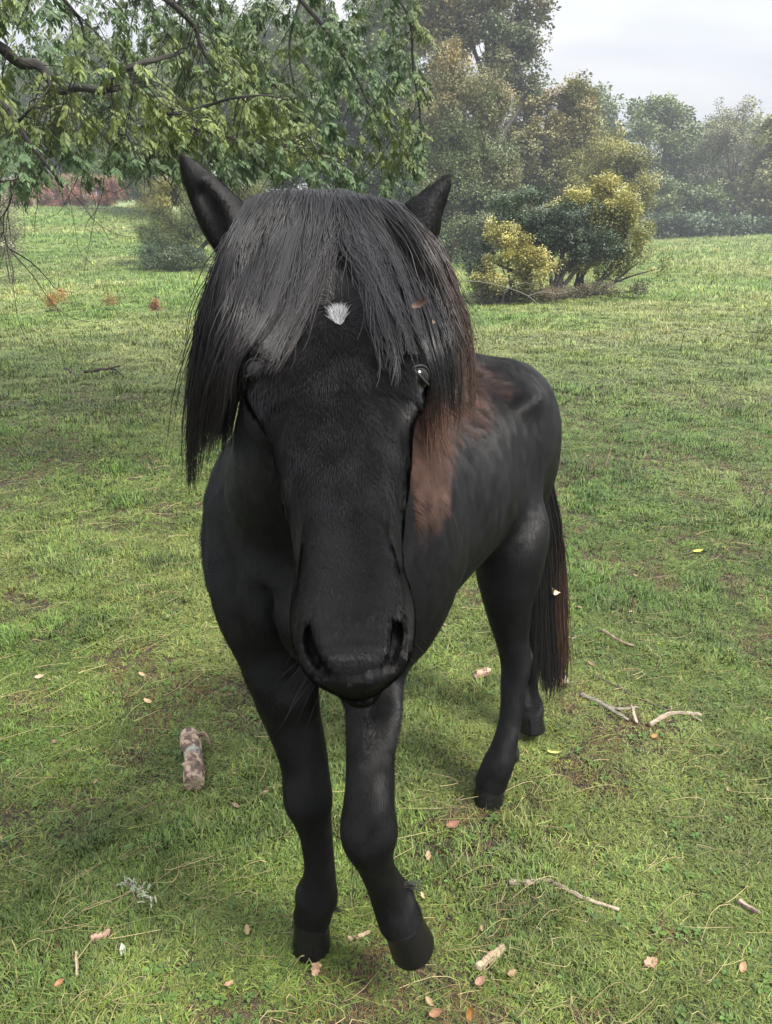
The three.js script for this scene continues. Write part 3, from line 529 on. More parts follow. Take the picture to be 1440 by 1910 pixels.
// bare, trodden patches (1) among the sward (0)
function bare(x, z) {
  const n = fbm2(x * 1.15 + 40, z * 1.15 + 7, 4), m = fbm2(x * 4.6 + 4, z * 4.6, 3);
  const k = fbm2(x * 11 + 2, z * 11, 2); return smooth(n * 0.42 + m * 0.38 + k * 0.2, 0.49, 0.585) * (1 - 0.75 * smooth(Math.hypot(x, z), 5, 14));
}
function swardTone(x, z) {   // [how yellow, how dark] in broad patches
  return [smooth(fbm2(x * 0.33 + 9, z * 0.33 + 2, 4), 0.36, 0.66), smooth(fbm2(x * 0.7 + 60, z * 0.7 + 21, 3), 0.42, 0.72)];
}
function swardColor(x, z) {
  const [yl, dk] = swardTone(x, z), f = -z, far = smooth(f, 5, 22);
  const a = [0.120, 0.200, 0.030], b = [0.190, 0.225, 0.058], d = [0.082, 0.145, 0.024];
  let c = a.map((v, k) => mix(mix(v, b[k], yl * 0.75), d[k], dk * 0.5));
  const straw = smooth(fbm2(x * 0.22 + 80, z * 0.5 + 31, 4), 0.46, 0.66) * smooth(f, 7, 12);      // grazed, straw-coloured turf farther off
  c = c.map((v, k) => mix(v, [0.27, 0.28, 0.10][k], straw * 0.38));
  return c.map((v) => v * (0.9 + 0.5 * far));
}
{
  const turf = (() => {
    const N = 1024, d = new Uint8Array(N * N * 4), buf = new Float32Array(N * N), R = rng(77);
    const wrapN = (x, y, n) => { const s = N / n, i = Math.floor(x / s), j = Math.floor(y / s), u = x / s - i, v = y / s - j, h = (a, b) => hash2(((a % n) + n) % n + n * 131, ((b % n) + n) % n), A = u * u * (3 - 2 * u), B = v * v * (3 - 2 * v); return mix(mix(h(i, j), h(i + 1, j), A), mix(h(i, j + 1), h(i + 1, j + 1), A), B); };
    for (let y = 0; y < N; y++) for (let x = 0; x < N; x++) buf[y * N + x] = 0.55 + 0.35 * (wrapN(x, y, 16) - 0.5) + 0.5 * (wrapN(x, y, 64) - 0.5) + 0.5 * (wrapN(x, y, 256) - 0.5);
    for (let s = 0; s < 26000; s++) { let x = R() * N, y = R() * N, a = R() * 6.283, L = 8 + R() * 22; const v = R() < 0.5 ? 0.28 : -0.22, k = (R() - 0.5) * 0.08; for (let i = 0; i < L; i++) { const p = (((y | 0) + N) % N) * N + (((x | 0) + N) % N); buf[p] += v * 0.5; x += Math.cos(a); y += Math.sin(a); a += k; } }
    for (let i = 0; i < N * N; i++) { const v = clamp(buf[i], 0.12, 1.15) / 1.15; d[i * 4] = d[i * 4 + 1] = d[i * 4 + 2] = 255 * v; d[i * 4 + 3] = 255; }
    const t = new THREE.DataTexture(d, N, N); t.wrapS = t.wrapT = THREE.RepeatWrapping; t.magFilter = THREE.LinearFilter; t.minFilter = THREE.LinearMipmapLinearFilter; t.needsUpdate = true; return t;
  })();
  const pos = [], idx = [], col = [], uv = [], NR = 300, NA = 720;
  for (let i = 0; i <= NR; i++) {
    const r = 0.05 * Math.pow(220 / 0.05, i / NR);
    for (let j = 0; j < NA; j++) {
      const a = j / NA * 2 * Math.PI, x = Math.sin(a) * r, z = -Math.cos(a) * r, y = groundY(x, z), b = bare(x, z);
      const s = swardColor(x, z), f = smooth(r, 3, 14), soil = [0.072, 0.050, 0.031], thatch = [0.05, 0.047, 0.023], c = s.map((v, k) => mix(mix(thatch[k], v * 1.3, 0.15 + 0.85 * f), soil[k], b * (1 - 0.5 * f)));
      pos.push(x, y, z); col.push(c[0], c[1], c[2]); uv.push(x / 1.7, z / 1.7);
      if (i < NR) { const p = i * NA + j, q = i * NA + (j + 1) % NA; idx.push(p, q, p + NA, q, q + NA, p + NA); }
    }
  }
  const n0 = pos.length / 3; pos.push(0, groundY(0, 0), 0); col.push(0.09, 0.12, 0.03); uv.push(0, 0); for (let j = 0; j < NA; j++) idx.push(n0, (j + 1) % NA, j);
  const g = geoOf(pos, idx, null, col, uv);
  const ground = top('ground', g, new THREE.MeshStandardMaterial({ vertexColors: true, map: turf, bumpMap: turf, bumpScale: 0.02, roughness: 0.95 }));
  ground.userData.kind = 'structure'; ground.userData.label = 'grazed green meadow with trodden brown patches, rising gently away';
}
// ---- grass
function grassTuft(n, R, o = {}) {
  const pos = [], nor = [], idx = [], col = [];
  for (let i = 0; i < n; i++) {
    const a = R() * 6.283, r = Math.sqrt(R()) * (o.r ?? 0.75), x = Math.cos(a) * r, z = Math.sin(a) * r, L = (0.45 + 0.75 * R()) * (o.len ?? 1), dir = a + (R() - 0.5) * 3.2, lean = 0.3 + 1.25 * R() * (o.lean ?? 1), w = (0.035 + 0.03 * R()) * (o.w ?? 1);
    const dx = Math.cos(dir), dz = Math.sin(dir), b = pos.length / 3, rows = [[0, 0, 0], [L * 0.5 * Math.sin(lean * 0.6), L * 0.5 * Math.cos(lean * 0.6), 1], [L * 0.5 * Math.sin(lean * 0.6) + L * 0.5 * Math.sin(lean * 1.35), L * 0.5 * Math.cos(lean * 0.6) + L * 0.5 * Math.cos(lean * 1.35), 2]];
    const tone = 0.5 + 0.95 * R(), dry = R() < (o.dry ?? 0.12);
    rows.forEach(([h, v, k]) => { for (const s of k === 2 ? [0] : [-1, 1]) { pos.push(x + dx * h - dz * s * w * (k ? 0.8 : 1), v, z + dz * h + dx * s * w * (k ? 0.8 : 1)); nor.push(-dx * 0.25 - dz * s * 0.3, 0.9, -dz * 0.25 + dx * s * 0.3); const c = dry ? [1.7, 1.2, 2.2] : [tone, tone, tone]; col.push(...c); } });
    idx.push(b, b + 1, b + 2, b + 1, b + 3, b + 2, b + 2, b + 3, b + 4);
  }
  return geoOf(pos, idx, nor, col);
}
const grassMat = new THREE.MeshPhysicalMaterial({ color: 0xffffff, vertexColors: true, roughness: 0.55, specularIntensity: 0.6, transmission: 0.25, thickness: 0 }); grassMat.side = THREE.DoubleSide;
{
  const R = rng(101), lists = [[], [], [], []], thatch = [];
  const q = new THREE.Quaternion(), UPV = V(0, 1, 0);
  // rings: distance from, to, tufts per square metre, size in metres
  for (const [f0, f1, dens, size] of [[0.6, 1.6, 9000, 0.020], [1.6, 2.6, 7200, 0.022], [2.6, 4, 4200, 0.026], [4, 6.5, 2000, 0.034], [6.5, 11, 720, 0.048], [11, 18, 240, 0.07], [18, 34, 66, 0.11], [34, 70, 14, 0.17]]) {
    const half = (f) => 0.68 * f + 0.85, area = (f1 - f0) * (half(f0) + half(f1)), n = Math.round(area * dens);
    for (let i = 0; i < n; i++) {
      const f = Math.sqrt(mix(f0 * f0, f1 * f1, R())), x = (R() * 2 - 1) * half(f), z = -f, b = bare(x, z);
      if (R() < b * 0.72) { if (R() < 0.4 && f < 8) thatch.push({ p: V(x, groundY(x, z), z), q: q.clone().setFromAxisAngle(UPV, R() * 6.283), s: V(size * 1.1, size * 0.35, size * 1.1), c: rgb(0.13 + 0.1 * R(), 0.095 + 0.06 * R(), 0.05) }); continue; }
      const c = swardColor(x, z), v = (0.6 + 0.7 * R()) * (0.72 + 0.56 * noise2(x * 7 + 3, z * 7)), big = R() < 0.12 ? 1.7 : 1, lush = fbm2(x * 3.1 + 5, z * 3.1, 3), h = size * (0.55 + 0.75 * smooth(lush, 0.4, 0.75)) * (0.65 + 0.6 * R());
      const l2 = smooth(lush, 0.5, 0.7) * (1 - smooth(f, 5, 14));
      lists[(R() * 4) | 0].push({ p: V(x, groundY(x, z) - size * 0.05, z), q: q.clone().setFromAxisAngle(UPV, R() * 6.283), s: V(size * big, h * big, size * big), c: rgb(c[0] * v * (1 - 0.10 * l2) * (0.9 + 0.25 * R()), c[1] * v, c[2] * v * (0.8 + 0.6 * R())) });
    }
  }
  const grass = top('grass', null, null); tag(grass, 'short grazed grass of the meadow', 'grass', null, 'stuff');
  lists.forEach((l, k) => instanced('grass_blades', grassTuft(15, rng(200 + k), { dry: 0.07 + 0.04 * k }), grassMat, l, grass));
  instanced('dry_thatch', grassTuft(12, rng(210), { lean: 1.4, w: 0.8, dry: 0 }), grassMat, thatch, grass);
  // low broad-leaved weeds among the blades
  const rosette = (n, R2) => { const pos = [], idx = [], col = []; for (let i = 0; i < n; i++) { const a = i / n * 6.283 + R2() * 0.5, L = 0.7 + 0.5 * R2(), w = 0.24 + 0.1 * R2(), b = pos.length / 3, t = 0.75 + 0.5 * R2(), ca = Math.cos(a), sa = Math.sin(a); for (const [u, s, h] of [[0.1, 0, .05], [0.45, 1, .3], [0.45, -1, .3], [0.5, 0, .2], [0.85, .7, .3], [0.85, -.7, .3], [1.0, 0, .22]]) { pos.push(ca * u * L - sa * s * w * L, h * L, sa * u * L + ca * s * w * L); col.push(t, t, t); } for (const f of [[0, 1, 3], [0, 3, 2], [1, 4, 3], [3, 5, 2], [3, 4, 6], [3, 6, 5]]) idx.push(...f.map((q2) => q2 + b)); } return geoOf(pos, idx, null, col); };
  const weeds = [];
  for (let i = 0; i < 2600; i++) { const f = 0.9 + 6 * Math.pow(R(), 1.4), x = (R() * 2 - 1) * (0.6 * f + 0.5), z = -f; if (fbm2(x * 1.7 + 13, z * 1.7, 3) < 0.46) continue; const v = 0.7 + 0.6 * R(); weeds.push({ p: V(x, groundY(x, z) + 0.004, z), q: q.clone().setFromAxisAngle(UPV, R() * 6.283), s: 0.007 + 0.012 * R(), c: rgb(0.085 * v, 0.155 * v, 0.032 * v) }); }
  instanced('broad_weeds', rosette(5, rng(220)), grassMat, weeds, grass);
  console.log('grass', lists.map((l) => l.length).join(), thatch.length);
}
// ---------------------------------------------------------------- trees and bushes
const barkTex = (() => {
  const W = 256, H = 512, d = new Uint8Array(W * H * 4);
  for (let y = 0; y < H; y++) for (let x = 0; x < W; x++) { const u = x / W * 12, v = fbm2(u * 1.0 + 2 * fbm2(x / 40, y / 60), y / 46, 4), o = (y * W + x) * 4; d[o] = d[o + 1] = d[o + 2] = 255 * clamp(0.25 + 0.9 * v); d[o + 3] = 255; }
  const t = new THREE.DataTexture(d, W, H); t.wrapS = t.wrapT = THREE.RepeatWrapping; t.magFilter = THREE.LinearFilter; t.needsUpdate = true; return t;
})();
const barkMat = new THREE.MeshStandardMaterial({ color: rgb(0.085, 0.07, 0.055), map: barkTex, bumpMap: barkTex, bumpScale: 0.015, roughness: 0.95 });
const darkBark = new THREE.MeshStandardMaterial({ color: rgb(0.05, 0.042, 0.036), map: barkTex, bumpMap: barkTex, bumpScale: 0.008, roughness: 0.95 });
const paleBark = new THREE.MeshStandardMaterial({ color: rgb(0.22, 0.19, 0.15), map: barkTex, bumpMap: barkTex, bumpScale: 0.006, roughness: 0.9 });
const leafMat = new THREE.MeshPhysicalMaterial({ color: 0xffffff, vertexColors: true, roughness: 0.6, specularIntensity: 0.7, transmission: 0.4, thickness: 0 }); leafMat.side = THREE.DoubleSide;
// a spray of leaves, about one metre across at scale 1
function leafClump(n, leaf, R, long = 1.7) {
  const pos = [], nor = [], idx = [], col = [];
  for (let i = 0; i < n; i++) {
    const d = V(R() - 0.5, R() - 0.5, R() - 0.5).normalize().multiplyScalar(0.5 * Math.cbrt(R())), ax = V(R() - 0.5, -0.15 - 0.5 * R() + 0.3, R() - 0.5).addScaledVector(d, 1.1).normalize();
    const up = V(R() - 0.5, 0.8, R() - 0.5).addScaledVector(ax, -V(0, 0.8, 0).dot(ax)).normalize(), sd = ax.clone().cross(up).normalize(), L = leaf * (0.7 + 0.6 * R()), w = L / long * 0.5, b = pos.length / 3, t = 0.75 + 0.5 * R(), nn = sd.clone().cross(ax).normalize(); if (nn.y < 0) nn.negate();
    const pts = [d, d.clone().addScaledVector(ax, L * 0.45).addScaledVector(sd, w).addScaledVector(nn, w * 0.35), d.clone().addScaledVector(ax, L).addScaledVector(nn, -L * 0.12), d.clone().addScaledVector(ax, L * 0.45).addScaledVector(sd, -w).addScaledVector(nn, w * 0.35)];
    for (const p of pts) { pos.push(p.x, p.y, p.z); const q = nn.clone().addScaledVector(d, 1.0).normalize(); nor.push(q.x, q.y, q.z); col.push(t, t, t * 0.95); }
    idx.push(b, b + 1, b + 2, b, b + 2, b + 3);
  }
  return geoOf(pos, idx, nor, col);
}
const CLUMP = { fine: leafClump(70, 0.17, rng(301)), mid: leafClump(46, 0.22, rng(302), 1.5), thin: leafClump(26, 0.2, rng(303), 1.9), small: leafClump(60, 0.13, rng(304), 1.5) };
const groundPoint = (px, d) => { const u = (px - CX) / F; let f = d * CP; for (let i = 0; i < 8; i++) { const y = groundY(u * d, -f); f = (d - (EYE - y) * SP) / CP; } return V(u * d, groundY(u * d, -f), -f); };
// lobes: [px, py, half width, half height, how much of palette colour 2, density]; the crown is those lobes at the tree's distance
function tree(name, o) {
  const R = rng(o.seed), base = groundPoint(o.px, o.d), k = o.d / F, root = top(name, null, null, base); tag(root, o.label, o.category ?? 'tree', o.group);
  const fwd = base.clone(); fwd.y = 0; fwd.normalize();
  const list = [], twigs = [], limbs = [], size = o.clump ?? 0.8, rel = (p) => p.clone().sub(base);
  const crownMid = V(); const centres = o.lobes.map((l) => { const p = at(l[0], l[1], o.d + (l[6] ?? 0)); crownMid.add(p); return p; }); crownMid.divideScalar(centres.length);
  const trunkTop = rel(crownMid.clone().setY(mix(base.y, crownMid.y, 0.75)).lerp(base.clone().setY(mix(base.y, crownMid.y, 0.75)), 0.4));
  if (o.trunk) {
    const tp = curve([V(0, -0.2, 0), V((R() - 0.5) * 0.15, trunkTop.y * 0.35, (R() - 0.5) * 0.15), trunkTop.clone().lerp(V(0, trunkTop.y, 0), 0.3).setY(trunkTop.y * 0.7), trunkTop], 14);
    limbs.push(limbGeo(tp, tp.map((_, i) => o.trunk * (1.25 - i / 14 * 0.8) * (i === 0 ? 1.35 : 1)), 9, 0.15, o.seed));
  }
  o.lobes.forEach((l, li) => {
    const c = rel(centres[li]), rx = l[2] * k, ry = l[3] * k, rz = Math.min(rx, (o.deep ?? 3)), dens = l[5] ?? 1, area = 4 * Math.PI * Math.pow((Math.pow(rx * ry, 1.6) + Math.pow(rx * rz, 1.6) + Math.pow(ry * rz, 1.6)) / 3, 1 / 1.6);
    const n = Math.round(area / (size * size) * 5.6 * dens * (o.dens ?? 1));
    // each lobe is a cluster of leafy boughs, so that the outline is ragged and boughs shade one another
    const subs = [], nSub = Math.round(7 + 5 * R());
    for (let i = 0; i < nSub; i++) { const z = 1 - 2 * (i + R()) / nSub, a = R() * 6.283, q2 = Math.sqrt(1 - z * z), m = 0.45 + 0.42 * R(), sr = 0.34 + 0.3 * R(); subs.push([c.clone().add(V(Math.cos(a) * q2 * rx * m, z * ry * m, Math.sin(a) * q2 * rz * m)), rx * sr * 1.1, ry * sr * 0.85, rz * sr, 0.85 + 0.3 * R(), (R() - 0.5) * 0.35]); }
    for (let i = 0; i < n; i++) {
      const sub = subs[(R() * nSub) | 0], d = V(R() * 2 - 1, R() * 2 - 1, R() * 2 - 1); if (d.lengthSq() > 1 || d.lengthSq() < 1e-3) { i--; continue; } d.normalize();
      const rough = 0.62 + 0.8 * noise3(d.x * 2.9 + li * 7 + o.seed, d.y * 2.9, d.z * 2.9), rr = rough * (0.45 + 0.55 * Math.sqrt(R()));
      const p = sub[0].clone().add(V(d.x * sub[1], d.y * sub[2], d.z * sub[3]).multiplyScalar(rr)), w = p.clone().add(base);
      if (w.y < groundY(w.x, w.z) + 0.12) continue;
      if (noise3(w.x * 0.9 / size + 3, w.y * 0.9 / size, w.z * 0.9 / size) < (o.gap ?? 0.40)) continue;                              // gaps between the sprays
      const hue = clamp((l[4] ?? 0) + (fbm2(w.x * 0.8 + w.z, w.y * 0.8 + o.seed, 3) - 0.5) * 1.1 + 0.12 * d.y + sub[5]), v = (0.68 + 0.6 * R()) * sub[4];
      const col = o.pal[0].map((a, q2) => mix(a, o.pal[1][q2], hue) * v * 1.9);
      list.push({ p, q: new THREE.Quaternion().setFromEuler(new THREE.Euler((R() - 0.5) * 1.2, R() * 6.283, (R() - 0.5) * 1.2)), s: size * (0.55 + 0.6 * R()), c: rgb(...col) });
      if (R() < (o.twig ?? 0.03)) {
        const st = c.clone().lerp(p, 0.25), m = st.clone().lerp(p, 0.6).add(V((R() - 0.5), R() * 0.6, (R() - 0.5)).multiplyScalar(0.25 * rx)), e = p.clone().addScaledVector(d, size * 0.5 * R()), pts = curve([st, m, e], 7);
        twigs.push(limbGeo(pts, pts.map((_, i2) => (o.twigR ?? 0.022) * (1 - i2 / 8)), 4));
      }
    }
    if (o.trunk) {
      const s = trunkTop.clone().multiplyScalar(0.45 + 0.5 * R()), e = c.clone().add(V(0, ry * 0.3, 0)), m = s.clone().lerp(e, 0.5).add(V(0, (R() - 0.3) * ry * 0.5, 0)), pts = curve([s, m, e], 9);
      limbs.push(limbGeo(pts, pts.map((_, i) => o.trunk * 0.5 * (1 - 0.8 * i / 9)), 6, 0.1, li));
    } else { const s = V((R() - 0.5) * 0.5, -0.1, (R() - 0.5) * 0.3), e = c.clone(), m = s.clone().lerp(e, 0.5).add(V((R() - 0.5) * rx * 0.5, 0.1, 0)), pts = curve([s, m, e], 9); limbs.push(limbGeo(pts, pts.map((_, i) => (o.stem ?? 0.05) * (1 - 0.75 * i / 9)), 6, 0.1, li)); }
  });
  part(o.trunk ? 'trunk' : 'stem', mergeGeometries(limbs), o.bark ?? barkMat, root);
  if (twigs.length) tag(part('twigs', mergeGeometries(twigs), o.bark ?? barkMat, root), null, null, null, 'stuff');
  instanced(o.trunk ? 'crown' : 'foliage', o.geo ?? CLUMP.mid, leafMat, list, root);
  tree.n = (tree.n ?? 0) + list.length;
  return root;
}
const GREEN = [0.080, 0.112, 0.036], DEEP = [0.046, 0.075, 0.034], OLIVE = [0.125, 0.128, 0.040], RUSTY = [0.20, 0.145, 0.07], YELLOW = [0.235, 0.215, 0.065], GREY = [0.13, 0.13, 0.085], IVY = [0.034, 0.058, 0.03];
// far tree line on the right
tree('tree', { px: 1185, d: 74, seed: 1, trunk: 0.3, clump: 1.7, geo: CLUMP.mid, pal: [GREEN, OLIVE], twig: 0.02, label: 'tallest rounded green tree in the hazy far tree line, above the yellow bush', lobes: [[1150, 245, 62, 55], [1215, 228, 50, 42], [1258, 240, 36, 40], [1110, 205, 40, 36, .3], [1180, 320, 85, 65], [1245, 335, 55, 60], [1130, 390, 70, 55], [1210, 410, 60, 40]] });
tree('tree', { px: 1292, d: 78, seed: 2, trunk: 0.25, clump: 1.5, pal: [DEEP, GREEN], label: 'small dark tree top in the dip of the far tree line', lobes: [[1288, 238, 22, 26], [1275, 290, 45, 50], [1300, 340, 50, 50], [1290, 400, 55, 45]] });
tree('tree', { px: 1362, d: 70, seed: 3, trunk: 0.25, clump: 1.3, geo: CLUMP.thin, pal: [GREY, OLIVE], twig: 0.10, twigR: 0.05, label: 'feathery grey-green tree with thin upright twigs in the right tree line', lobes: [[1345, 226, 26, 34, 0, .7], [1385, 228, 30, 36, 0, .7], [1365, 275, 55, 45, .2, 1.2], [1335, 330, 45, 55], [1400, 320, 50, 60, .3], [1370, 395, 65, 50]] });
tree('tree', { px: 1450, d: 66, seed: 4, trunk: 0.3, clump: 1.5, pal: [OLIVE, GREEN], label: 'olive green tree cut by the right edge of the view', lobes: [[1450, 265, 45, 45, .2], [1440, 340, 60, 60], [1470, 300, 60, 70], [1430, 410, 55, 40], [1520, 330, 70, 90]] });
tree('tree', { px: 1270, d: 66, seed: 5, trunk: 0.2, clump: 1.3, pal: [GREEN, OLIVE], label: 'low green tree at the foot of the far tree line, behind the yellow bush', lobes: [[1240, 365, 45, 45], [1290, 385, 50, 45], [1330, 400, 45, 40], [1220, 410, 45, 30]] });
tree('tree', { px: 1325, d: 86, seed: 19, trunk: 0.3, clump: 1.5, pal: [GREEN, OLIVE], label: 'dense green tree filling the far wood behind the feathery tree', lobes: [[1310, 275, 45, 42], [1350, 265, 50, 45, .2], [1400, 275, 55, 45, .1], [1330, 330, 60, 55], [1395, 340, 60, 55], [1450, 300, 50, 50], [1270, 330, 50, 50]] });
tree('hedge', { px: 1340, d: 64, seed: 6, clump: 1.2, pal: [DEEP, IVY], category: 'hedge', label: 'dark low hedge along the far edge of the meadow under the trees', lobes: [[1235, 425, 30, 22], [1290, 425, 40, 20], [1350, 428, 45, 20], [1410, 432, 45, 20], [1470, 436, 45, 22], [1540, 436, 60, 30]] });
// the wood in the middle
tree('oak_tree', { px: 905, d: 40, seed: 7, trunk: 0.38, clump: 0.85, pal: [[0.08, 0.10, 0.05], [0.21, 0.15, 0.075]], twig: 0.05, dens: 0.8, label: 'tall browning oak against the sky, topmost tree of the middle wood', lobes: [[860, 40, 60, 55, .35], [930, 30, 60, 55, .3], [985, 100, 42, 42, .25, .8], [1005, 30, 26, 36, .3, .6], [1000, 155, 28, 24, .15, .6], [905, 110, 60, 55, .1], [945, 150, 45, 42, .1], [820, 90, 55, 50, .3], [800, 20, 60, 50, .3], [900, -60, 90, 60, .3], [970, -30, 45, 45, .3]] });
tree('tree', { px: 850, d: 32, seed: 8, trunk: 0.3, clump: 0.72, geo: CLUMP.fine, pal: [[0.078, 0.105, 0.044], [0.22, 0.165, 0.08]], twig: 0.03, label: 'broad grey-green tree with pinkish brown top, right of the pony ear', lobes: [[842, 118, 40, 38, .7], [860, 180, 58, 55, .45], [905, 200, 45, 40, .5], [930, 190, 35, 28, .7], [830, 260, 70, 65, .15], [900, 270, 65, 60, .1], [850, 350, 70, 65, 0], [920, 350, 55, 60, 0], [820, 430, 60, 60, 0], [890, 430, 70, 60, .1], [850, 500, 60, 45, 0]] });
tree('tree', { px: 1010, d: 44, seed: 9, trunk: 0.28, clump: 0.9, pal: [OLIVE, RUSTY], twig: 0.05, label: 'brownish olive tree behind the yellow bush, left of the far tree line', lobes: [[1000, 215, 45, 45, .3], [1050, 205, 50, 42, .45], [1075, 185, 36, 24, .35, .7], [1030, 270, 60, 55, .25], [1085, 275, 48, 48, .3], [980, 300, 45, 60, -.3], [1000, 360, 60, 60, -.2], [1060, 350, 60, 50, 0]] });
tree('tree', { px: 1140, d: 38, seed: 10, trunk: 0.2, clump: 0.75, geo: CLUMP.fine, pal: [OLIVE, YELLOW], twig: 0.03, label: 'tree with yellowing rounded top between brown tree and far tree line', lobes: [[1130, 300, 50, 38, .5], [1170, 315, 40, 36, .45], [1110, 350, 50, 40, .25], [1180, 360, 42, 40, .3], [1140, 400, 60, 50, .1]] });
tree('tree', { px: 975, d: 48, seed: 11, trunk: 0.3, clump: 1.1, pal: [IVY, DEEP], label: 'very dark tree deep in the wood behind the browning trees', lobes: [[960, 330, 60, 90], [1000, 420, 70, 80], [900, 420, 80, 90], [1090, 420, 70, 60], [780, 300, 70, 90], [780, 430, 80, 80]] });
// the yellow and ivy-dark bushes in the meadow
tree('yellow_shrub', { px: 1075, d: 18.0, seed: 12, gap: 0.47, clump: 0.3, geo: CLUMP.mid, pal: [[0.12, 0.14, 0.05], YELLOW], twig: 0.04, twigR: 0.008, bark: darkBark, stem: 0.045, deep: 0.9, category: 'shrub', label: 'yellow leaved shrub with low spreading branches, on the right of the dark bush', lobes: [[1080, 378, 48, 36, .75], [1125, 375, 52, 42, .7], [1175, 400, 40, 40, .65], [1150, 440, 48, 38, .5], [1195, 445, 32, 34, .55, .7], [1190, 490, 45, 28, .4, .6], [1150, 500, 45, 24, .5, .5], [1085, 490, 45, 22, .75, .6], [1230, 500, 20, 20, .3, .4]] });
tree('yellow_shrub', { px: 950, d: 17.3, seed: 13, gap: 0.47, clump: 0.28, geo: CLUMP.mid, pal: [[0.12, 0.14, 0.05], YELLOW], twig: 0.05, twigR: 0.008, bark: darkBark, stem: 0.04, deep: 0.8, category: 'shrub', label: 'bright yellow leaved bush low on the left of the dark bush, beside the mane', lobes: [[950, 445, 42, 28, .75], [990, 480, 42, 24, .9], [935, 490, 38, 24, .8, .8], [1010, 500, 32, 18, .9, .8], [960, 520, 55, 16, .7, .6], [895, 522, 34, 12, .6, .5]] });
tree('ivy_bush', { px: 1040, d: 17.8, seed: 14, gap: 0.43, clump: 0.30, geo: CLUMP.mid, pal: [IVY, DEEP], twig: 0.01, bark: darkBark, stem: 0.07, deep: 0.9, category: 'bush', label: 'dark blue-green ivy bush between the two yellow shrubs', lobes: [[1000, 400, 46, 44], [1045, 430, 62, 52], [1090, 455, 52, 46], [1120, 470, 36, 30], [1010, 450, 40, 36], [900, 480, 34, 34, 0, .8], [1070, 400, 42, 36], [960, 400, 36, 40, .4]] });
tree('bramble', { px: 1030, d: 17.4, seed: 15, clump: 0.26, geo: CLUMP.thin, pal: [[0.045, 0.05, 0.025], [0.13, 0.09, 0.055]], twig: 0.08, twigR: 0.006, stem: 0.02, bark: darkBark, deep: 1.0, category: 'bramble', label: 'dark bramble tangle on the ground beneath the yellow and ivy bushes', lobes: [[900, 550, 40, 18], [960, 555, 45, 18, .2], [1020, 555, 45, 18, .4], [1080, 553, 45, 18, .3], [1140, 550, 45, 18, .2], [1180, 545, 26, 18, .1]] });
// left side
tree('round_bush', { px: 320, d: 27, seed: 16, clump: 0.42, geo: CLUMP.small, pal: [[0.08, 0.105, 0.036], [0.26, 0.22, 0.06]], twig: 0.03, twigR: 0.01, bark: darkBark, stem: 0.07, deep: 1.4, category: 'bush', label: 'rounded green bush with a few yellow leaves, left of the pony ear', lobes: [[300, 365, 42, 34, .2], [335, 350, 42, 30, .2], [285, 410, 38, 40], [335, 410, 50, 50], [380, 390, 45, 55], [310, 450, 50, 30], [430, 400, 50, 60], [480, 390, 45, 60]] });
tree('bramble', { px: 330, d: 26.3, seed: 17, clump: 0.36, geo: CLUMP.thin, pal: [DEEP, [0.07, 0.055, 0.03]], twig: 0.12, twigR: 0.009, stem: 0.02, bark: darkBark, deep: 1.2, category: 'bramble', label: 'dark scrubby undergrowth at the foot of the rounded left bush', lobes: [[285, 480, 36, 20], [330, 482, 50, 24, .2], [380, 485, 45, 26, .1], [430, 490, 50, 26]] });
tree('twiggy_bush', { px: 8, d: 24, seed: 18, clump: 0.4, geo: CLUMP.thin, pal: [GREY, [0.13, 0.11, 0.07]], twig: 0.5, twigR: 0.007, stem: 0.03, deep: 0.9, dens: 0.5, category: 'bush', label: 'grey twiggy bush at the left edge of the meadow', lobes: [[0, 400, 34, 50], [-30, 440, 55, 60], [10, 460, 34, 34, .2], [-10, 480, 55, 22, -.3]] });
// wood behind the ash
const BACK = [[120, 290, 62, [[100, 265, 90, 50, .2], [30, 270, 80, 60], [180, 280, 70, 55, .1], [120, 320, 110, 30, .2]], 'pale distant tree row above the red bracken bank'],
  [300, 250, 46, [[280, 260, 70, 60], [350, 240, 70, 70, .2], [300, 330, 70, 60], [250, 200, 70, 70, .1]], 'mid green tree behind the rounded bush, under the ash branches'],
  [470, 240, 42, [[440, 230, 80, 80, .1], [520, 250, 80, 80], [470, 320, 90, 70], [430, 160, 90, 70, .3], [540, 170, 80, 70, .3]], 'green tree behind the pony ears, seen through the ash twigs'],
  [640, 250, 40, [[620, 260, 80, 80], [700, 270, 80, 90], [660, 350, 100, 70], [620, 170, 90, 80, .2], [720, 180, 80, 80, .1], [740, 380, 70, 60]], 'dark green tree behind the pony forelock'],
  [740, 130, 52, [[690, 80, 80, 70, .2], [760, 90, 60, 70, .2], [740, 10, 80, 60, .3]], 'tall green tree top behind the drooping ash leaves'],
  [200, 120, 66, [[120, 190, 110, 70, .3], [240, 160, 90, 70, .2], [40, 180, 90, 70, .2], [-60, 220, 90, 90], [160, 110, 80, 50, .3]], 'pale hazy tree far behind the ash branches on the left'],
  [380, 90, 70, [[380, 100, 80, 60, .2], [470, 90, 80, 60, .2], [560, 80, 90, 70, .1]], 'hazy tree top far behind the middle of the ash']];
BACK.forEach(([px, , d, lobes, label], i) => tree('tree', { px, d, seed: 30 + i, trunk: 0.3, clump: 0.021 * d, geo: CLUMP.mid, pal: [i === 3 ? DEEP : GREEN, OLIVE], twig: 0.02, label, lobes }));
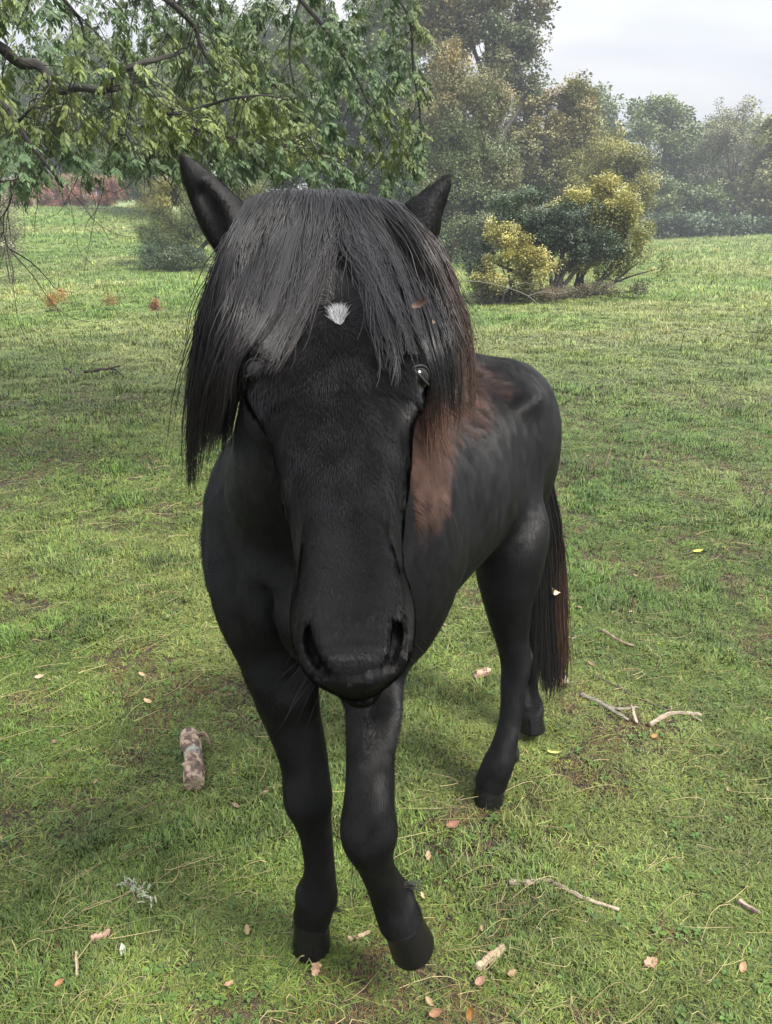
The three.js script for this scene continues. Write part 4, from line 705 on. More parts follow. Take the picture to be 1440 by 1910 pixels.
tree('bracken', { px: 150, d: 56, seed: 51, clump: 0.6, geo: CLUMP.fine, pal: [[0.21, 0.09, 0.065], [0.17, 0.13, 0.07]], stem: 0.02, twig: 0, deep: 1.2, category: 'bracken', label: 'bank of reddish brown dead bracken across the far left of the meadow', lobes: [[40, 372, 40, 16], [95, 365, 40, 20, 0], [150, 362, 45, 22], [205, 358, 45, 26], [255, 356, 40, 28, .3], [110, 345, 60, 14, .5], [190, 338, 60, 14, .6], [20, 350, 40, 16, .5]] });
tree('hedge', { px: 600, d: 50, seed: 52, clump: 1.0, pal: [DEEP, GREEN], category: 'hedge', label: 'dark undergrowth along the edge of the wood behind the pony', lobes: [[420, 430, 60, 40], [500, 440, 60, 40], [600, 440, 70, 40], [700, 440, 70, 40], [800, 450, 60, 40], [880, 460, 50, 40], [960, 460, 60, 40], [1040, 450, 60, 40], [1110, 440, 60, 40]] });
for (const [x, y, d, pal, label, s] of [[101, 556, 15.5, [[0.24, 0.155, 0.045], [0.23, 0.11, 0.04]], 'orange yellow fern standing alone in the left meadow', 0.2], [288, 567, 14.5, [[0.19, 0.10, 0.05], [0.17, 0.075, 0.045]], 'small rusty red fern beside the long mane in the left meadow', 0.13], [205, 558, 15.6, [[0.18, 0.15, 0.06], [0.2, 0.13, 0.05]], 'pale straw coloured fern between the orange and the red fern', 0.13]])
  tree('fern', { px: x, d, seed: 60 + x, clump: s, geo: CLUMP.thin, pal, stem: 0.006, twig: 0.1, twigR: 0.004, deep: 0.2, category: 'fern', label, lobes: [[x, y, s * 75, s * 70], [x - s * 30, y + 6, s * 40, s * 40, .5], [x + s * 45, y + 7, s * 40, s * 40, .6]] });
console.log('tree clumps', tree.n);
// ---------------------------------------------------------------- the ash tree whose branches hang in from the left
function ashLeaf(R, pairs = 4) {      // a leaf of paired leaflets along a stalk, hanging a little; unit length along +x
  const pos = [], nor = [], idx = [], col = [];
  const leaflet = (o, ax, L) => {
    const up = V(0, 1, 0).addScaledVector(ax, -ax.y).normalize(), sd = ax.clone().cross(up).normalize(), w = L * 0.17, b = pos.length / 3, t = 0.8 + 0.4 * R(), roll = (R() - 0.5) * 1.4;
    up.applyAxisAngle(ax, roll); sd.applyAxisAngle(ax, roll);
    const P = [[0, 0, 0], [0.32, 1, .18], [0.32, -1, .18], [0.7, .8, .1], [0.7, -.8, .1], [0.36, 0, -.05], [0.72, 0, -.12], [1, 0, -.35]].map(([a, s, h]) => o.clone().addScaledVector(ax, a * L).addScaledVector(sd, s * w).addScaledVector(up, h * w));
    P.forEach((p, k) => { pos.push(p.x, p.y, p.z); const s = [0, 1, -1, 1, -1, 0, 0, 0][k], n = up.clone().addScaledVector(sd, -s * 0.25).addScaledVector(ax, 0.1).normalize(); nor.push(n.x, n.y, n.z); col.push(t, t, t * 0.9); });
    for (const f of [[0, 5, 1], [0, 2, 5], [1, 5, 3], [3, 5, 6], [2, 4, 5], [4, 6, 5], [3, 6, 7], [4, 7, 6]]) idx.push(...f.map((q) => q + b));
  };
  const spine = (t) => V(t, -0.22 * t * t, 0.04 * Math.sin(t * 4));
  for (let i = 0; i < pairs; i++) for (const s of [-1, 1]) leaflet(spine(0.28 + 0.66 * i / pairs), V(0.62 + 0.3 * R(), -0.35 - 0.3 * R(), s * (0.75 + 0.2 * R())).normalize(), 0.36 + 0.1 * R());
  leaflet(spine(1), V(1, -0.6, (R() - 0.5) * 0.4).normalize(), 0.40);
  for (let i = 0; i < 4; i++) { const a = spine(i / 4), b = spine((i + 1) / 4), q = pos.length / 3, w = 0.008; pos.push(a.x, a.y, a.z - w, a.x, a.y, a.z + w, b.x, b.y, b.z - w, b.x, b.y, b.z + w); for (let k = 0; k < 4; k++) { nor.push(0, 1, 0); col.push(1.1, 1, 0.8); } idx.push(q, q + 1, q + 2, q + 1, q + 3, q + 2); }
  return geoOf(pos, idx, nor, col);
}
{
  const R = rng(501), base = V(-4.6, groundY(-4.6, -4.6), -4.6), ash = top('ash_tree', null, null, base); tag(ash, 'big ash tree with drooping leafy branches hanging in from the upper left', 'tree');
  const rel = (p) => p.clone().sub(base), A = (x, y, d) => rel(at(x, y, d));
  const mossMat = new THREE.MeshStandardMaterial({ color: rgb(0.034, 0.030, 0.025), map: barkTex, bumpMap: barkTex, bumpScale: 0.006, roughness: 0.95 });
  const trunk = curve([V(0, -0.3, 0), V(0.05, 0.8, 0), V(0.0, 2.0, 0.1), V(0.15, 3.4, 0), V(0.2, 5.5, -0.2)], 16); part('trunk', limbGeo(trunk, trunk.map((_, i) => 0.36 - 0.012 * i + (i === 0 ? 0.12 : 0)), 14, 0.12, 3), mossMat, ash);
  const B = [
    [[V(0.1, 2.3, 0.05), A(-260, 60, 5.0), A(-90, 70, 4.7), [0, 88], [38, 118], [70, 121], [95, 152], [107, 168], [150, 163], [200, 166], [216, 142], [250, 122], [290, 112], [340, 96]], 4.25, 0.034],
    [[A(150, 164, 4.5), [205, 167], [245, 160], [280, 192], [312, 212], [350, 236], [378, 264], [405, 300], [420, 335]], 4.5, 0.017],
    [[A(312, 212, 4.5), [345, 210], [390, 196], [440, 182], [490, 178], [540, 186]], 4.45, 0.010],
    [[V(0.1, 2.0, 0.1), A(-200, 130, 4.4), A(-70, 150, 4.2), [0, 190], [30, 230], [55, 268], [82, 300], [104, 328], [118, 350]], 4.1, 0.020],
    [[A(30, 232, 4.1), [55, 205], [80, 178], [95, 158]], 4.2, 0.007],
    [[V(0.1, 2.8, 0), A(-100, -140, 5.5), A(120, -90, 5.4), [260, -30], [330, 15], [365, 55], [372, 80], [395, 120], [450, 150], [520, 160]], 5.4, 0.024],
    [[V(0.15, 3.3, -0.05), A(100, -260, 6.2), A(330, -170, 6.2), [470, -80], [560, 0], [610, 60], [650, 120], [690, 200], [705, 260], [712, 320]], 6.1, 0.022],
    [[V(0.15, 3.6, -0.05), A(250, -320, 6.4), A(520, -210, 6.5), [640, -110], [720, -30], [765, 40], [770, 120], [782, 200], [785, 250]], 6.5, 0.02],
    [[A(420, 335, 4.5), [402, 352], [380, 372]], 4.5, 0.004],
    [[A(350, 236, 4.5), [420, 255], [470, 268], [520, 275], [560, 262]], 4.6, 0.007],
    [[A(560, 0, 6.1), [540, 80], [548, 160], [566, 230], [570, 290]], 5.8, 0.010],
    [[A(395, 120, 5.4), [470, 200], [540, 250], [600, 285], [650, 300]], 5.4, 0.009],
    [[A(200, 166, 4.5), [212, 210], [218, 245], [236, 262]], 4.45, 0.007],
    [[A(104, 328, 4.1), [90, 300], [60, 330], [30, 350], [15, 390], [20, 440]], 4.0, 0.005],
    [[A(-70, 150, 4.2), [-20, 330], [20, 345], [18, 380], [8, 400], [10, 450], [28, 478]], 3.9, 0.006],
    [[V(0.1, 3.0, 0.1), A(-250, -160, 4.0), A(-60, -120, 3.9), [60, -60], [120, 0], [150, 40], [160, 85]], 3.9, 0.016],
  ];
  const branchPts = [], twigs = [], leaves = [[], [], []], X = V(1, 0, 0);
  const addLeaf = (p, dir, s, d) => {
    const tp0 = toPix(p); if (tp0[1] > limit(tp0[0]) + 25) return;
    const side = dir.clone().cross(V(0, 1, 0)); if (side.lengthSq() < 1e-4) side.set(1, 0, 0); side.normalize(); const up = side.clone().cross(dir).normalize();
    const m = new THREE.Matrix4().makeBasis(dir, up, side), w = p.clone().add(base), n = fbm2(w.x * 1.6 + w.z * 0.7 + 3, w.y * 2.2, 3), y = smooth(n, 0.46, 0.72), v = 0.6 + 0.75 * R();
    leaves[(R() * 3) | 0].push({ p, q: new THREE.Quaternion().setFromRotationMatrix(m), s, c: rgb(mix(0.078, 0.165, y) * v, mix(0.142, 0.215, y) * v, mix(0.050, 0.048, y) * v) });
  };
  // a twig that droops and turns up at its end, with leaves in pairs along it
  const twig = (p, dir, L, r, leafy) => {
    const d1 = dir.clone().normalize(), p1 = p.clone().addScaledVector(d1, L * 0.35).add(V(0, -L * 0.05, 0)), p2 = p1.clone().add(V(d1.x * 0.28 * L, -0.30 * L, d1.z * 0.28 * L)), p3 = p2.clone().add(V(d1.x * 0.16 * L + (R() - 0.5) * 0.35 * L, -0.16 * L, d1.z * 0.14 * L)), p4 = p3.clone().add(V((d1.x * 0.2 + (R() - 0.5) * 0.4) * L, (R() - 0.45) * 0.3 * L, d1.z * 0.1 * L)), pts = curve([p, p1, p2, p3, p4], 9);
    twigs.push(limbGeo(pts, pts.map((_, i) => r * (1 - 0.7 * i / 9)), 5));
    if (leafy > 0) for (let i = 2; i <= 9; i++) for (let k = 0; k < 5; k++) { if (R() > leafy) continue; const dv = V((R() - 0.5) * 2.2, -0.15 - 0.6 * R(), (R() - 0.5) * 2.2).addScaledVector(d1, 0.5).normalize(); addLeaf(pts[i], dv, 0.062 + 0.05 * R()); }
    return pts;
  };
  const lower = [[-200, 345], [0, 335], [60, 330], [110, 318], [160, 300], [230, 290], [300, 285], [400, 300], [500, 290], [560, 300], [600, 325], [650, 350], [690, 340], [750, 330], [795, 285], [798, 230], [770, 180], [775, 130], [800, 70], [830, 10], [860, -60]];
  const limit = (px) => { for (let i = 0; i < lower.length - 1; i++) if (px >= lower[i][0] && px < lower[i + 1][0]) return mix(lower[i][1], lower[i + 1][1], (px - lower[i][0]) / (lower[i + 1][0] - lower[i][0])); return px < 0 ? 340 : -400; };
  const toPix = (p) => { const w = p.clone().add(base), cy = (w.y - EYE) * CP - w.z * -SP * -1, f = -w.z, d = f * CP - (w.y - EYE) * SP, v = (w.y - EYE) * CP + f * SP; return [CX + w.x / d * F, CY - v / d * F, d]; };
  B.forEach(([raw, d, r0], bi) => {
    const pts = curve(raw.map((e) => e.isVector3 ? e : A(e[0], e[1], d + 0.25 * Math.sin(e[0] * 0.02 + bi))), raw.length * 5), n = pts.length;
    part('branch', limbGeo(pts, pts.map((_, i) => r0 * (1.15 - 0.85 * i / n)), 8, 0.22, bi), mossMat, ash);
    for (let i = Math.floor(n * 0.15); i < n; i++) {
      if (R() > (r0 > 0.01 ? 0.85 : 0.7)) continue;
      const t = pts[Math.min(n - 1, i + 1)].clone().sub(pts[i - 1]).normalize(), a = R() * 6.283, dir = t.clone().multiplyScalar(0.6).add(V(Math.cos(a), -0.15 + 0.5 * Math.sin(a), Math.sin(a * 1.7) * 0.8).multiplyScalar(0.8)), [px, py] = toPix(pts[i]);
      if (((bi === 3 || bi >= 13) && R() < 0.5) || (pts[i].clone().add(base).y < 1.9 && R() < 0.45)) continue;
      const bareTwig = (px < 250 && py > 250) || bi === 13 || bi === 14;
      const L = 0.28 + 0.5 * R(), tp = twig(pts[i], dir, L, 0.0022 + 0.0025 * R(), bareTwig ? 0.07 : r0 > 0.03 && i > n * 0.3 ? 0.05 : py > limit(px) - 40 ? 0.16 : bi === 3 || bi === 15 ? 0.2 : 0.38);
      if (R() < 0.6) twig(tp[5], dir.clone().add(V(R() - 0.5, -0.6, R() - 0.5)), L * 0.6, 0.0016, bareTwig ? 0.05 : r0 > 0.03 && i > n * 0.3 ? 0.05 : py > limit(px) - 40 ? 0.15 : 0.4);
    }
  });
  // hanging sprays that fill the crown
  for (let i = 0; i < 1150; i++) {
    const px = -260 + R() * 1150, lim = limit(px), py = lim - 60 - Math.pow(R(), 0.9) * (lim + 260), d = 4.75 + Math.pow(R(), 0.7) * 5.2, clump = fbm2(px / 95 + d * 1.3, py / 70, 3);
    if (clump < 0.52) continue;
    const open = Math.exp(-(((px - 270) / 100) ** 2 + ((py - 215) / 45) ** 2)) + 0.8 * Math.exp(-(((px - 440) / 70) ** 2 + ((py - 300) / 60) ** 2)) + 0.9 * Math.exp(-(((px - 150) / 110) ** 2 + ((py - 20) / 40) ** 2)); if (R() < open * 0.9) continue;
    if (px < 380 && py > 150 && R() < 0.3) continue;
    const a = R() * 6.283; twig(A(px, py, d), V(Math.cos(a), 0.1 - 0.5 * R(), Math.sin(a)), 0.3 + 0.4 * R(), 0.0022, 0.62);
  }
  tag(part('twigs', mergeGeometries(twigs), mossMat, ash), null, null, null, 'stuff');
  leaves.forEach((l, k) => instanced('leaves', ashLeaf(rng(520 + k), 4 + (k % 2)), leafMat, l, ash));
  console.log('ash leaves', leaves.map((l) => l.length).join(), 'twigs', twigs.length);
}
// ---------------------------------------------------------------- what lies on the grass
const gp = (px, py, lift = 0) => { const v = (CY - py) / F; let gy = 0, p; for (let i = 0; i < 8; i++) { const d = (EYE - gy - lift) / (SP - v * CP); p = at(px, py, d); gy = groundY(p.x, p.z); } return p; };
const woodMat = new THREE.MeshStandardMaterial({ color: 0xffffff, vertexColors: true, map: barkTex, bumpMap: barkTex, bumpScale: 0.003, roughness: 0.9 });
const plainMat = new THREE.MeshStandardMaterial({ color: 0xffffff, vertexColors: true, roughness: 0.75 }); plainMat.side = THREE.DoubleSide;
const speck = (base, vary, seed) => (p, t) => { const n = fbm2(p.x * 60 + seed, p.z * 60 + p.y * 40, 3), c = t < 0 ? base.map((v) => v * 1.5) : base.map((v, k) => v * (1 - vary * 0.5 + vary * n * 1.6)); return c; };
function stick(name, label, category, paths, base, o = {}) {
  const root = gp(paths[0][0][0], paths[0][0][1]), geos = paths.map((path, i) => {
    const r = (o.r ?? 0.006) * (i ? 0.7 : 1), pts = curve(path.map(([x, y, l]) => gp(x, y, (l ?? 0) + r * (o.sink ?? 0.9)).sub(root)), path.length * 5);
    const R = rng(paths[0][0][0] * 7 + i); pts.forEach((p) => p.add(V((R() - 0.5) * r * 0.5, (R() - 0.5) * r * 0.4, (R() - 0.5) * r * 0.5)));
    return limbGeo(pts, pts.map((_, k) => r * (1 - (o.taper ?? 0.4) * k / pts.length) * (1 + 0.22 * (R() - 0.4))), o.sides ?? 8, o.rough ?? 0.2, i + paths[0][0][0], speck(base, o.vary ?? 0.7, paths[0][0][0]));
  });
  const m = top(name, geos[0], woodMat, root); tag(m, label, category, o.group);
  geos.slice(1).forEach((g) => part('twig', g, woodMat, m));
  return m;
}
const PALE = [0.40, 0.33, 0.25], GREYW = [0.26, 0.23, 0.19], DARKW = [0.055, 0.042, 0.033], STRAW = [0.50, 0.42, 0.20];
// the log on the left, with a broken bark skin
{
  const a = gp(352, 1372, 0.03), b = gp(362, 1462, 0.03), root = gp(357, 1415), mid = a.clone().lerp(b, 0.5).add(V(0.008, 0.006, 0)), pts = curve([a, mid, b].map((p) => p.clone().sub(root)), 60), R = rng(71);
  const rad = pts.map((_, i) => 0.0315 * (0.96 + 0.07 * Math.sin(i * 0.16) + 0.06 * (R() - 0.5)));
  const bark = (p, t, ang) => { const n = fbm2(ang * 2.4 + 4, t * 6, 4), m = fbm2(ang * 7 + 9, t * 22, 3), w = smooth(n * 0.7 + m * 0.3, 0.46, 0.56); if (t < 0) return [0.34, 0.26, 0.18]; if (t > 0.40 && t < 0.56 && Math.cos(ang) > 0.1 && n > 0.44) return [0.30, 0.32, 0.26]; return [0, 1, 2].map((k) => mix([0.13, 0.088, 0.068][k], [0.44, 0.325, 0.235][k], w) * (0.55 + 0.9 * m)); };
  const log = top('log', limbGeo(pts, rad, 30, 0.09, 9, bark), new THREE.MeshStandardMaterial({ color: 0xffffff, vertexColors: true, bumpMap: barkTex, bumpScale: 0.006, roughness: 0.9 }), root);
  tag(log, 'short thick log with flaking pinkish brown bark lying on the grass at left', 'log');
  const st = curve([pts[7].clone().add(V(0.02, 0.02, 0)), pts[7].clone().add(V(0.05, 0.025, 0.0)), pts[5].clone().add(V(0.075, 0.0, 0.03))], 6); part('stub', limbGeo(st, st.map((_, i) => 0.008 - 0.0008 * i), 7, 0.2, 3, speck([0.3, 0.2, 0.14], 0.7, 3)), woodMat, log);
  for (let i = 0; i < 4; i++) { const k = 8 + i * 13, p = pts[k], an = 0.6 + R() * 1.6, g = new THREE.SphereGeometry(1, 8, 6); g.scale(0.008 + 0.004 * R(), 0.0018, 0.016 + 0.012 * R()); const c = speck([0.42, 0.30, 0.22], 0.8, i); const P = g.attributes.position, col = []; for (let q = 0; q < P.count; q++) { P.setXYZ(q, P.getX(q) * (0.8 + 0.4 * R()), P.getY(q), P.getZ(q) * (0.8 + 0.4 * R())); col.push(...c(V(P.getX(q), P.getY(q), P.getZ(q)), 0.5)); } g.setAttribute('color', new THREE.Float32BufferAttribute(col, 3)); g.computeVertexNormals(); const f = part('bark_flake', g, woodMat, log); f.position.copy(p).add(V(Math.cos(an) * rad[k] * 1.0, Math.sin(an) * rad[k] * 1.0, 0)); f.rotation.set(0.1 * R(), R() * 3, an - 1.57); }
}
stick('stick', 'long pale crooked stick lying on the grass at lower right', 'stick', [[[950, 1647], [985, 1646], [1022, 1643], [1052, 1657], [1092, 1677], [1156, 1697]]], PALE, { r: 0.0075 });
stick('stick', 'short straight cut stick near the raised hoof, bottom centre right', 'stick', [[[889, 1806], [912, 1788], [939, 1767]]], [0.45, 0.35, 0.23], { r: 0.0105, taper: 0.1, rough: 0.1, vary: 0.4 });
stick('twig', 'long thin dark twig slanting across the grass right of the tail', 'twig', [[[1105, 1259], [1150, 1281], [1200, 1306], [1252, 1328]]], [0.10, 0.075, 0.065], { r: 0.0055, group: null });
stick('branch', 'pale forked dead branch lying right of the dark slanting twig', 'branch', [[[1212, 1352], [1248, 1332], [1280, 1330], [1307, 1333]], [[1240, 1338], [1250, 1328], [1252, 1318, 0.02]], [[1285, 1329], [1298, 1340], [1308, 1345]]], PALE, { r: 0.0085 });
stick('branch', 'pale broken branch on the grass left of the forked branch', 'branch', [[[1084, 1296], [1125, 1314], [1150, 1330], [1172, 1342]], [[1120, 1312], [1152, 1322], [1190, 1318]]], GREYW.map((v) => v * 1.3), { r: 0.0085 });
stick('twig', 'short upright pale twig leaning on the pale broken branch', 'twig', [[[1186, 1348], [1182, 1330, 0.02], [1178, 1316, 0.03]]], PALE, { r: 0.007 });
stick('wood_chunk', 'small chunk of pinkish wood between the muzzle and the hind leg', 'wood', [[[888, 1259], [899, 1256], [911, 1252]]], [0.48, 0.30, 0.22], { r: 0.017, taper: 0.05, rough: 0.25 });
stick('wood_chunk', 'broken block of pale wood on the ground behind the tail tip', 'wood', [[[1026, 1271], [1040, 1270], [1052, 1268]]], [0.5, 0.4, 0.28], { r: 0.018, taper: 0.05, rough: 0.35 });
stick('twig', 'grey brown twig lying in the grass up and right of the tail', 'twig', [[[1122, 1175], [1142, 1187], [1165, 1200], [1183, 1205]]], [0.32, 0.24, 0.17], { r: 0.008 });
stick('twig', 'thin pale twig just right of the tail at mid height of the hind legs', 'twig', [[[1052, 1188], [1068, 1190], [1086, 1185]]], [0.5, 0.42, 0.32], { r: 0.005 });
stick('branch', 'dark forked fallen branch in the left meadow beside the mane', 'branch', [[[158, 694, 0.03], [190, 689, 0.06], [224, 682, 0.1]], [[205, 687, 0.05], [220, 692, 0.06], [234, 707]]], DARKW, { r: 0.022, taper: 0.6 });
stick('twig', 'small dark twig in the grass left of the forked fallen branch', 'twig', [[[121, 688], [130, 691], [132, 695]]], DARKW, { r: 0.02 });
stick('twig', 'stout short twig cut by the right edge at lower right', 'twig', [[[1376, 1679], [1392, 1690], [1418, 1703]]], [0.28, 0.21, 0.16], { r: 0.0085 });
stick('twig', 'two thin pale twigs on the grass under the belly', 'twig', [[[795, 1150], [812, 1158], [832, 1167]], [[788, 1156], [815, 1165], [826, 1170]]], [0.42, 0.33, 0.24], { r: 0.007 });
stick('wood_chip', 'flat pinkish wood chip lying at the lower left', 'wood', [[[170, 1752], [186, 1747], [203, 1740]]], [0.48, 0.32, 0.23], { r: 0.0095, taper: 0.1, rough: 0.5, vary: 0.4 });
stick('twig', 'pale upright twig right below the flat wood chip at lower left', 'twig', [[[144, 1822], [143, 1800, 0.01], [142, 1775, 0.02]], [[143, 1800], [120, 1805], [98, 1815]]], [0.45, 0.36, 0.24], { r: 0.0045 });
stick('twig', 'thin brown twig with pale end left of the log, slanting up right', 'twig', [[[166, 1548], [210, 1532], [250, 1514], [292, 1495]]], [0.36, 0.25, 0.17], { r: 0.0042 });
stick('twig', 'brown twig slanting beside the planted foreleg, upper one', 'twig', [[[468, 1444], [488, 1420], [510, 1394]]], [0.38, 0.26, 0.17], { r: 0.0045 });
stick('twig', 'brown twig beside the planted foreleg, lower one pointing up right', 'twig', [[[486, 1482], [508, 1472], [530, 1462]]], [0.42, 0.28, 0.19], { r: 0.005 });
stick('wood_chip', 'pale splinter of wood on the ground between the two forefeet', 'wood', [[[648, 1752], [665, 1748], [690, 1738]]], [0.5, 0.36, 0.24], { r: 0.0055, rough: 0.4 });
// lichen-covered twig
{
  const t = stick('twig', 'twig crusted with grey green lichen at lower left', 'twig', [[[232, 1646], [255, 1662], [284, 1682]], [[262, 1640], [256, 1660], [243, 1680]]], [0.30, 0.22, 0.17], { r: 0.0065 });
  const R = rng(83), l = []; for (let i = 0; i < 46; i++) { const k = R(), p = gp(mix(232, 284, k) + (R() - 0.5) * 22, mix(1646, 1680, k) + (R() - 0.5) * 20, 0.006 + 0.012 * R()).sub(t.position); const a = V(R() - 0.5, R(), R() - 0.5).normalize().multiplyScalar(0.013); l.push(limbGeo([p, p.clone().add(a), p.clone().addScaledVector(a, 1.5).add(V(0.004 * (R() - 0.5), 0, 0.004))], [0.0016, 0.0024, 0.0008], 5)); }
  tag(part('lichen', mergeGeometries(l), new THREE.MeshStandardMaterial({ color: rgb(0.34, 0.38, 0.28), roughness: 0.95 }), t), null, null, null, 'stuff');
}
// fallen leaves: a curled blade with a midrib
function leafGeo(L, W, curl, R, base, lobed = 0) {
  const n = 10, pos = [], idx = [], col = [];
  for (let i = 0; i <= n; i++) { const t = i / n, w = W * Math.pow(Math.sin(Math.PI * Math.min(1, t * 0.94 + 0.05)), 0.8) * (1 - 0.35 * t) * (1 + lobed * Math.sin(t * 18)); for (const s of [-1, -0.5, 0, 0.5, 1]) { pos.push(t * L - L / 2, curl * (4 * (t - 0.5) ** 2 * L * 0.25 + Math.abs(s) * w * 0.5 + 0.02 * L * Math.sin(t * 9 + s * 4)), s * w); const k = (s === 0 ? 1.25 : 1) * (0.8 + 0.4 * R()); col.push(base[0] * k, base[1] * k, base[2] * k); } }
  for (let i = 0; i < n; i++) for (let j = 0; j < 4; j++) { const a = i * 5 + j; idx.push(a, a + 5, a + 1, a + 1, a + 5, a + 6); }
  const g = geoOf(pos, idx, null, col), st = limbGeo([V(-L / 2, 0, 0), V(-L * 0.62, 0.003, 0.002), V(-L * 0.78, 0, 0.004)], [W * 0.05 + 0.0004, 0.0007, 0.0005], 5, 0, 1, () => base.map((v) => v * 1.1));
  const keep = (q) => { q.deleteAttribute('uv'); return q; }; return [keep(g), keep(st)];
}
function leaf(label, px, py, L, W, base, rot, o = {}) {
  const R = rng(px * 3 + py), [g, st] = leafGeo(L * 0.85, W * 0.85, o.curl ?? 0.5, R, base.map((v) => v * 0.75), o.lobed ?? 0), m = top('leaf', g, plainMat, gp(px, py, o.lift ?? 0.012)); m.rotation.set(...rot); part('stalk', st, plainMat, m); return tag(m, label, 'leaf', o.group);
}
leaf('large pale yellow green leaf standing on edge below the crooked stick', 1152, 1727, 0.062, 0.017, [0.42, 0.46, 0.20], [1.15, 0.25, 1.35], { lift: 0.03, curl: 0.3 });
leaf('curled pinkish brown leaf lying at the lower right', 1215, 1795, 0.04, 0.016, [0.46, 0.28, 0.19], [0.2, 0.3, 0.15], { lobed: 0.25 });
leaf('pale grey dry leaf under the flat wood chip at the lower left', 229, 1771, 0.035, 0.010, [0.42, 0.43, 0.38], [0.4, 1.9, 0.3]);
leaf('curled cream leaf in the grass above the log', 277, 1309, 0.045, 0.011, [0.55, 0.38, 0.22], [0.3, -0.5, 0.1], { curl: 0.9 });
leaf('orange brown leaf standing in the grass at the very bottom, right of the legs', 878, 1888, 0.04, 0.013, [0.34, 0.17, 0.05], [0.4, 1.2, 0.9], { lift: 0.016 });
leaf('small reddish brown leaf at the very bottom below the raised hoof', 813, 1890, 0.034, 0.012, [0.30, 0.15, 0.08], [0.2, 0.2, 0.2]);
leaf('pinkish dry leaf in front of the planted hoof', 589, 1806, 0.036, 0.014, [0.46, 0.29, 0.19], [0.5, 1.4, 0.7], { lift: 0.018, lobed: 0.2 });
leaf('brown leaf lying by the short cut stick', 896, 1830, 0.034, 0.013, [0.30, 0.17, 0.11], [0.1, 0.6, 0.1]);
leaf('yellow leaf on the grass right of the rump', 1302, 1028, 0.07, 0.018, [0.55, 0.50, 0.10], [0.1, 0.2, 0.1]);
leaf('yellow curled leaf right of the hind hoof', 1035, 1404, 0.055, 0.008, [0.50, 0.52, 0.14], [0.1, -0.1, 0.1], { curl: 0.8 });
leaf('small orange leaf right of the forked branch', 1221, 1373, 0.03, 0.01, [0.42, 0.19, 0.06], [0.2, 0.5, 0.1]);
leaf('russet leaf on bare soil between the hooves', 846, 1538, 0.05, 0.017, [0.28, 0.13, 0.08], [0.1, 0.4, 0.1], { lobed: 0.2 });
leaf('tan leaf at the right edge near the bottom', 1386, 1803, 0.03, 0.011, [0.42, 0.25, 0.14], [0.3, 0.9, 0.3]);
leaf('pale tan leaf at the far left, upper part of the near grass', 75, 1262, 0.045, 0.014, [0.5, 0.34, 0.22], [0.3, 0.1, 0.2], { lobed: 0.2 });
leaf('orange leaf at the bottom left below the upright twig', 112, 1832, 0.028, 0.010, [0.46, 0.22, 0.10], [0.4, 0.5, 0.3]);
leaf('brown leaf in the grass right of the log', 441, 1503, 0.036, 0.009, [0.26, 0.18, 0.12], [0.2, -0.6, 0.1]);
// dead stems standing in the right meadow
stick('dead_stem', 'thin dead stem standing in the meadow to the right of the rump', 'plant', [[[1270, 655, 0], [1272, 640, 0.12], [1277, 622, 0.3]]], DARKW, { r: 0.006 });
stick('dead_stem', 'pair of thin stems standing at the far right of the meadow', 'plant', [[[1412, 645, 0], [1413, 632, 0.1], [1417, 618, 0.25]], [[1404, 643], [1404, 630, 0.12], [1402, 615, 0.22]]], DARKW, { r: 0.005 });
stick('dead_stem', 'short dry stem in the grass right of the hindquarters', 'plant', [[[1130, 872], [1134, 855, 0.05], [1140, 836, 0.1]]], [0.2, 0.14, 0.09], { r: 0.004 });
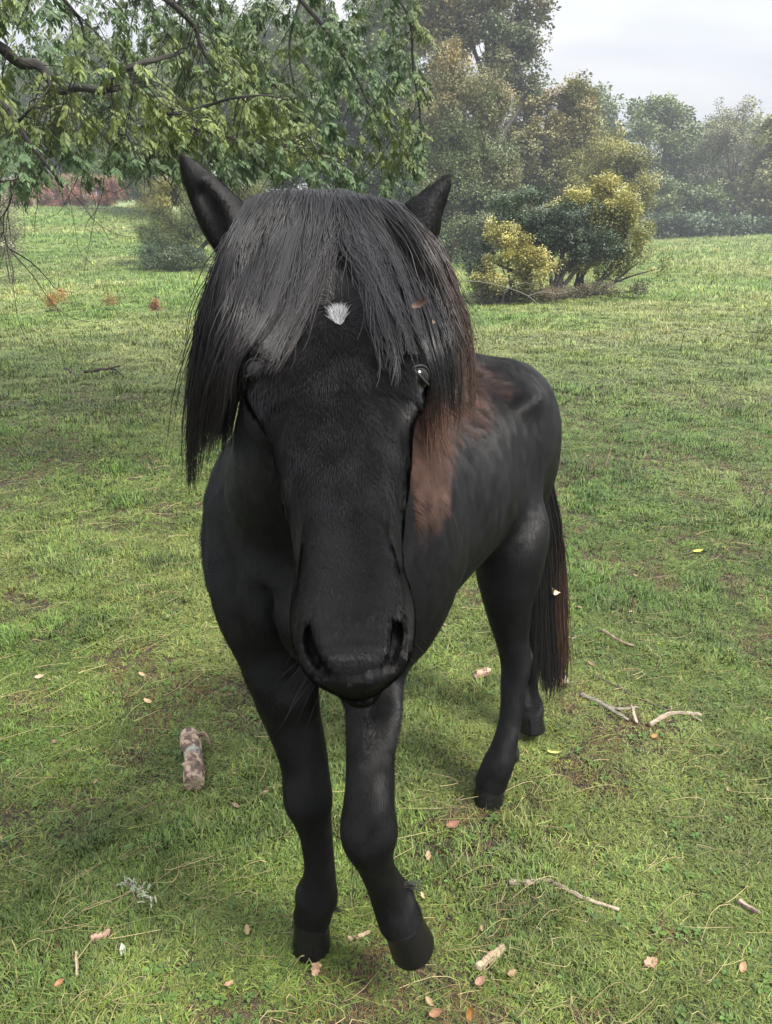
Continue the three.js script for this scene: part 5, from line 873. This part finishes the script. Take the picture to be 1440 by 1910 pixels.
// litter nobody could count: dry stalks and small dead leaves
{
  const R = rng(91), stalks = [], dead = [], q = (a) => new THREE.Quaternion().setFromEuler(new THREE.Euler(...a));
  const near = () => { const f = 1.0 + 7 * Math.pow(R(), 1.5), x = (R() * 2 - 1) * (0.6 * f + 0.5); return V(x, groundY(x, -f), -f); };
  for (let i = 0; i < 2600; i++) { const p = near(); p.y += 0.008 + 0.012 * R(); const t = 0.6 + 0.6 * R(), g = R() < 0.3; stalks.push({ p, q: q([(R() - 0.5) * 0.5, R() * 6.28, (R() - 0.5) * 0.5]), s: V(0.05 + 0.13 * R() * R(), 0.8, 0.8), c: g ? rgb(0.30 * t, 0.33 * t, 0.10 * t) : rgb(0.46 * t, 0.36 * t, 0.19 * t) }); }
  for (let i = 0; i < 150; i++) { const p = near(); p.y += 0.006 + 0.008 * R(); const t = 0.5 + 0.7 * R(); dead.push({ p, q: q([(R() - 0.5) * 0.9, R() * 6.28, (R() - 0.5) * 0.9]), s: 0.35 + 0.5 * R(), c: rgb(0.30 * t, (0.18 + 0.05 * R()) * t, 0.11 * t) }); }
  const litter = top('leaf_litter', null, null); tag(litter, 'dry stalks and small dead leaves scattered through the grass', 'litter', null, 'stuff');
  const sp = curve([V(-0.5, 0, 0), V(-0.15, 0.01, 0.06), V(0.2, 0.012, 0.02), V(0.5, 0, -0.08)], 6);
  instanced('dry_stalks', limbGeo(sp, sp.map(() => 0.0011), 4, 0, 1, () => [1, 1, 1]), plainMat, stalks, litter);
  instanced('dead_leaves', leafGeo(0.036, 0.011, 0.8, rng(93), [1, 1, 1], 0.2)[0], plainMat, dead, litter);
}

// scraps caught in the hair
{
  const bit = (label, p, L, W, base, rot) => { const R = rng(Math.round(p.x * 997 + p.y * 991)), m = top('leaf', leafGeo(L, W, 0.8, R, base, 0.2)[0], plainMat, p); m.rotation.set(...rot); tag(m, label, 'leaf'); };
  bit('pale shred of straw caught in the tail', at(1030, 1105, 2.40), 0.085, 0.013, [0.45, 0.33, 0.22], [0.9, 0.2, -1.1]);
  bit('brown leaf scrap caught high in the right side of the forelock', at(785, 566, 0.85), 0.02, 0.005, [0.10, 0.055, 0.038], [1.2, 0.3, 0.5]);
  bit('reddish brown leaf scrap hanging in the right side of the forelock, lower one', at(803, 598, 0.855), 0.02, 0.0045, [0.11, 0.06, 0.04], [1.1, 0.2, -1.3]);
}

{
  const P = [[[868, 524, 16.9], [905, 527, 16.6], [950, 538, 16.4], [985, 552, 16.3], [1002, 566, 16.2], [1022, 570, 16.2]], [[985, 552, 16.3], [1010, 545, 16.2], [1042, 548, 16.3], [1066, 541, 16.5]], [[950, 538, 16.4], [972, 528, 16.3], [1000, 530, 16.3]]], root = gp(1002, 572), m = new THREE.MeshStandardMaterial({ color: rgb(0.2, 0.18, 0.145), roughness: 0.9 });
  const geos = P.map((l, i) => { const pts = curve(l.map((e) => at(...e).sub(root)), 14); return limbGeo(pts, pts.map((_, k) => (i ? 0.009 : 0.013) * (1 - 0.045 * k)), 6, 0.2, i); });
  const o = top('branch', geos[0], m, root); tag(o, 'pale bare branch arching out below the bright yellow bush', 'branch'); geos.slice(1).forEach((g) => part('twig', g, m, o));
}
scene.fog = new THREE.FogExp2(new THREE.Color().setRGB(0.84, 0.90, 0.98), 0.0017);
renderer.render(scene, camera);
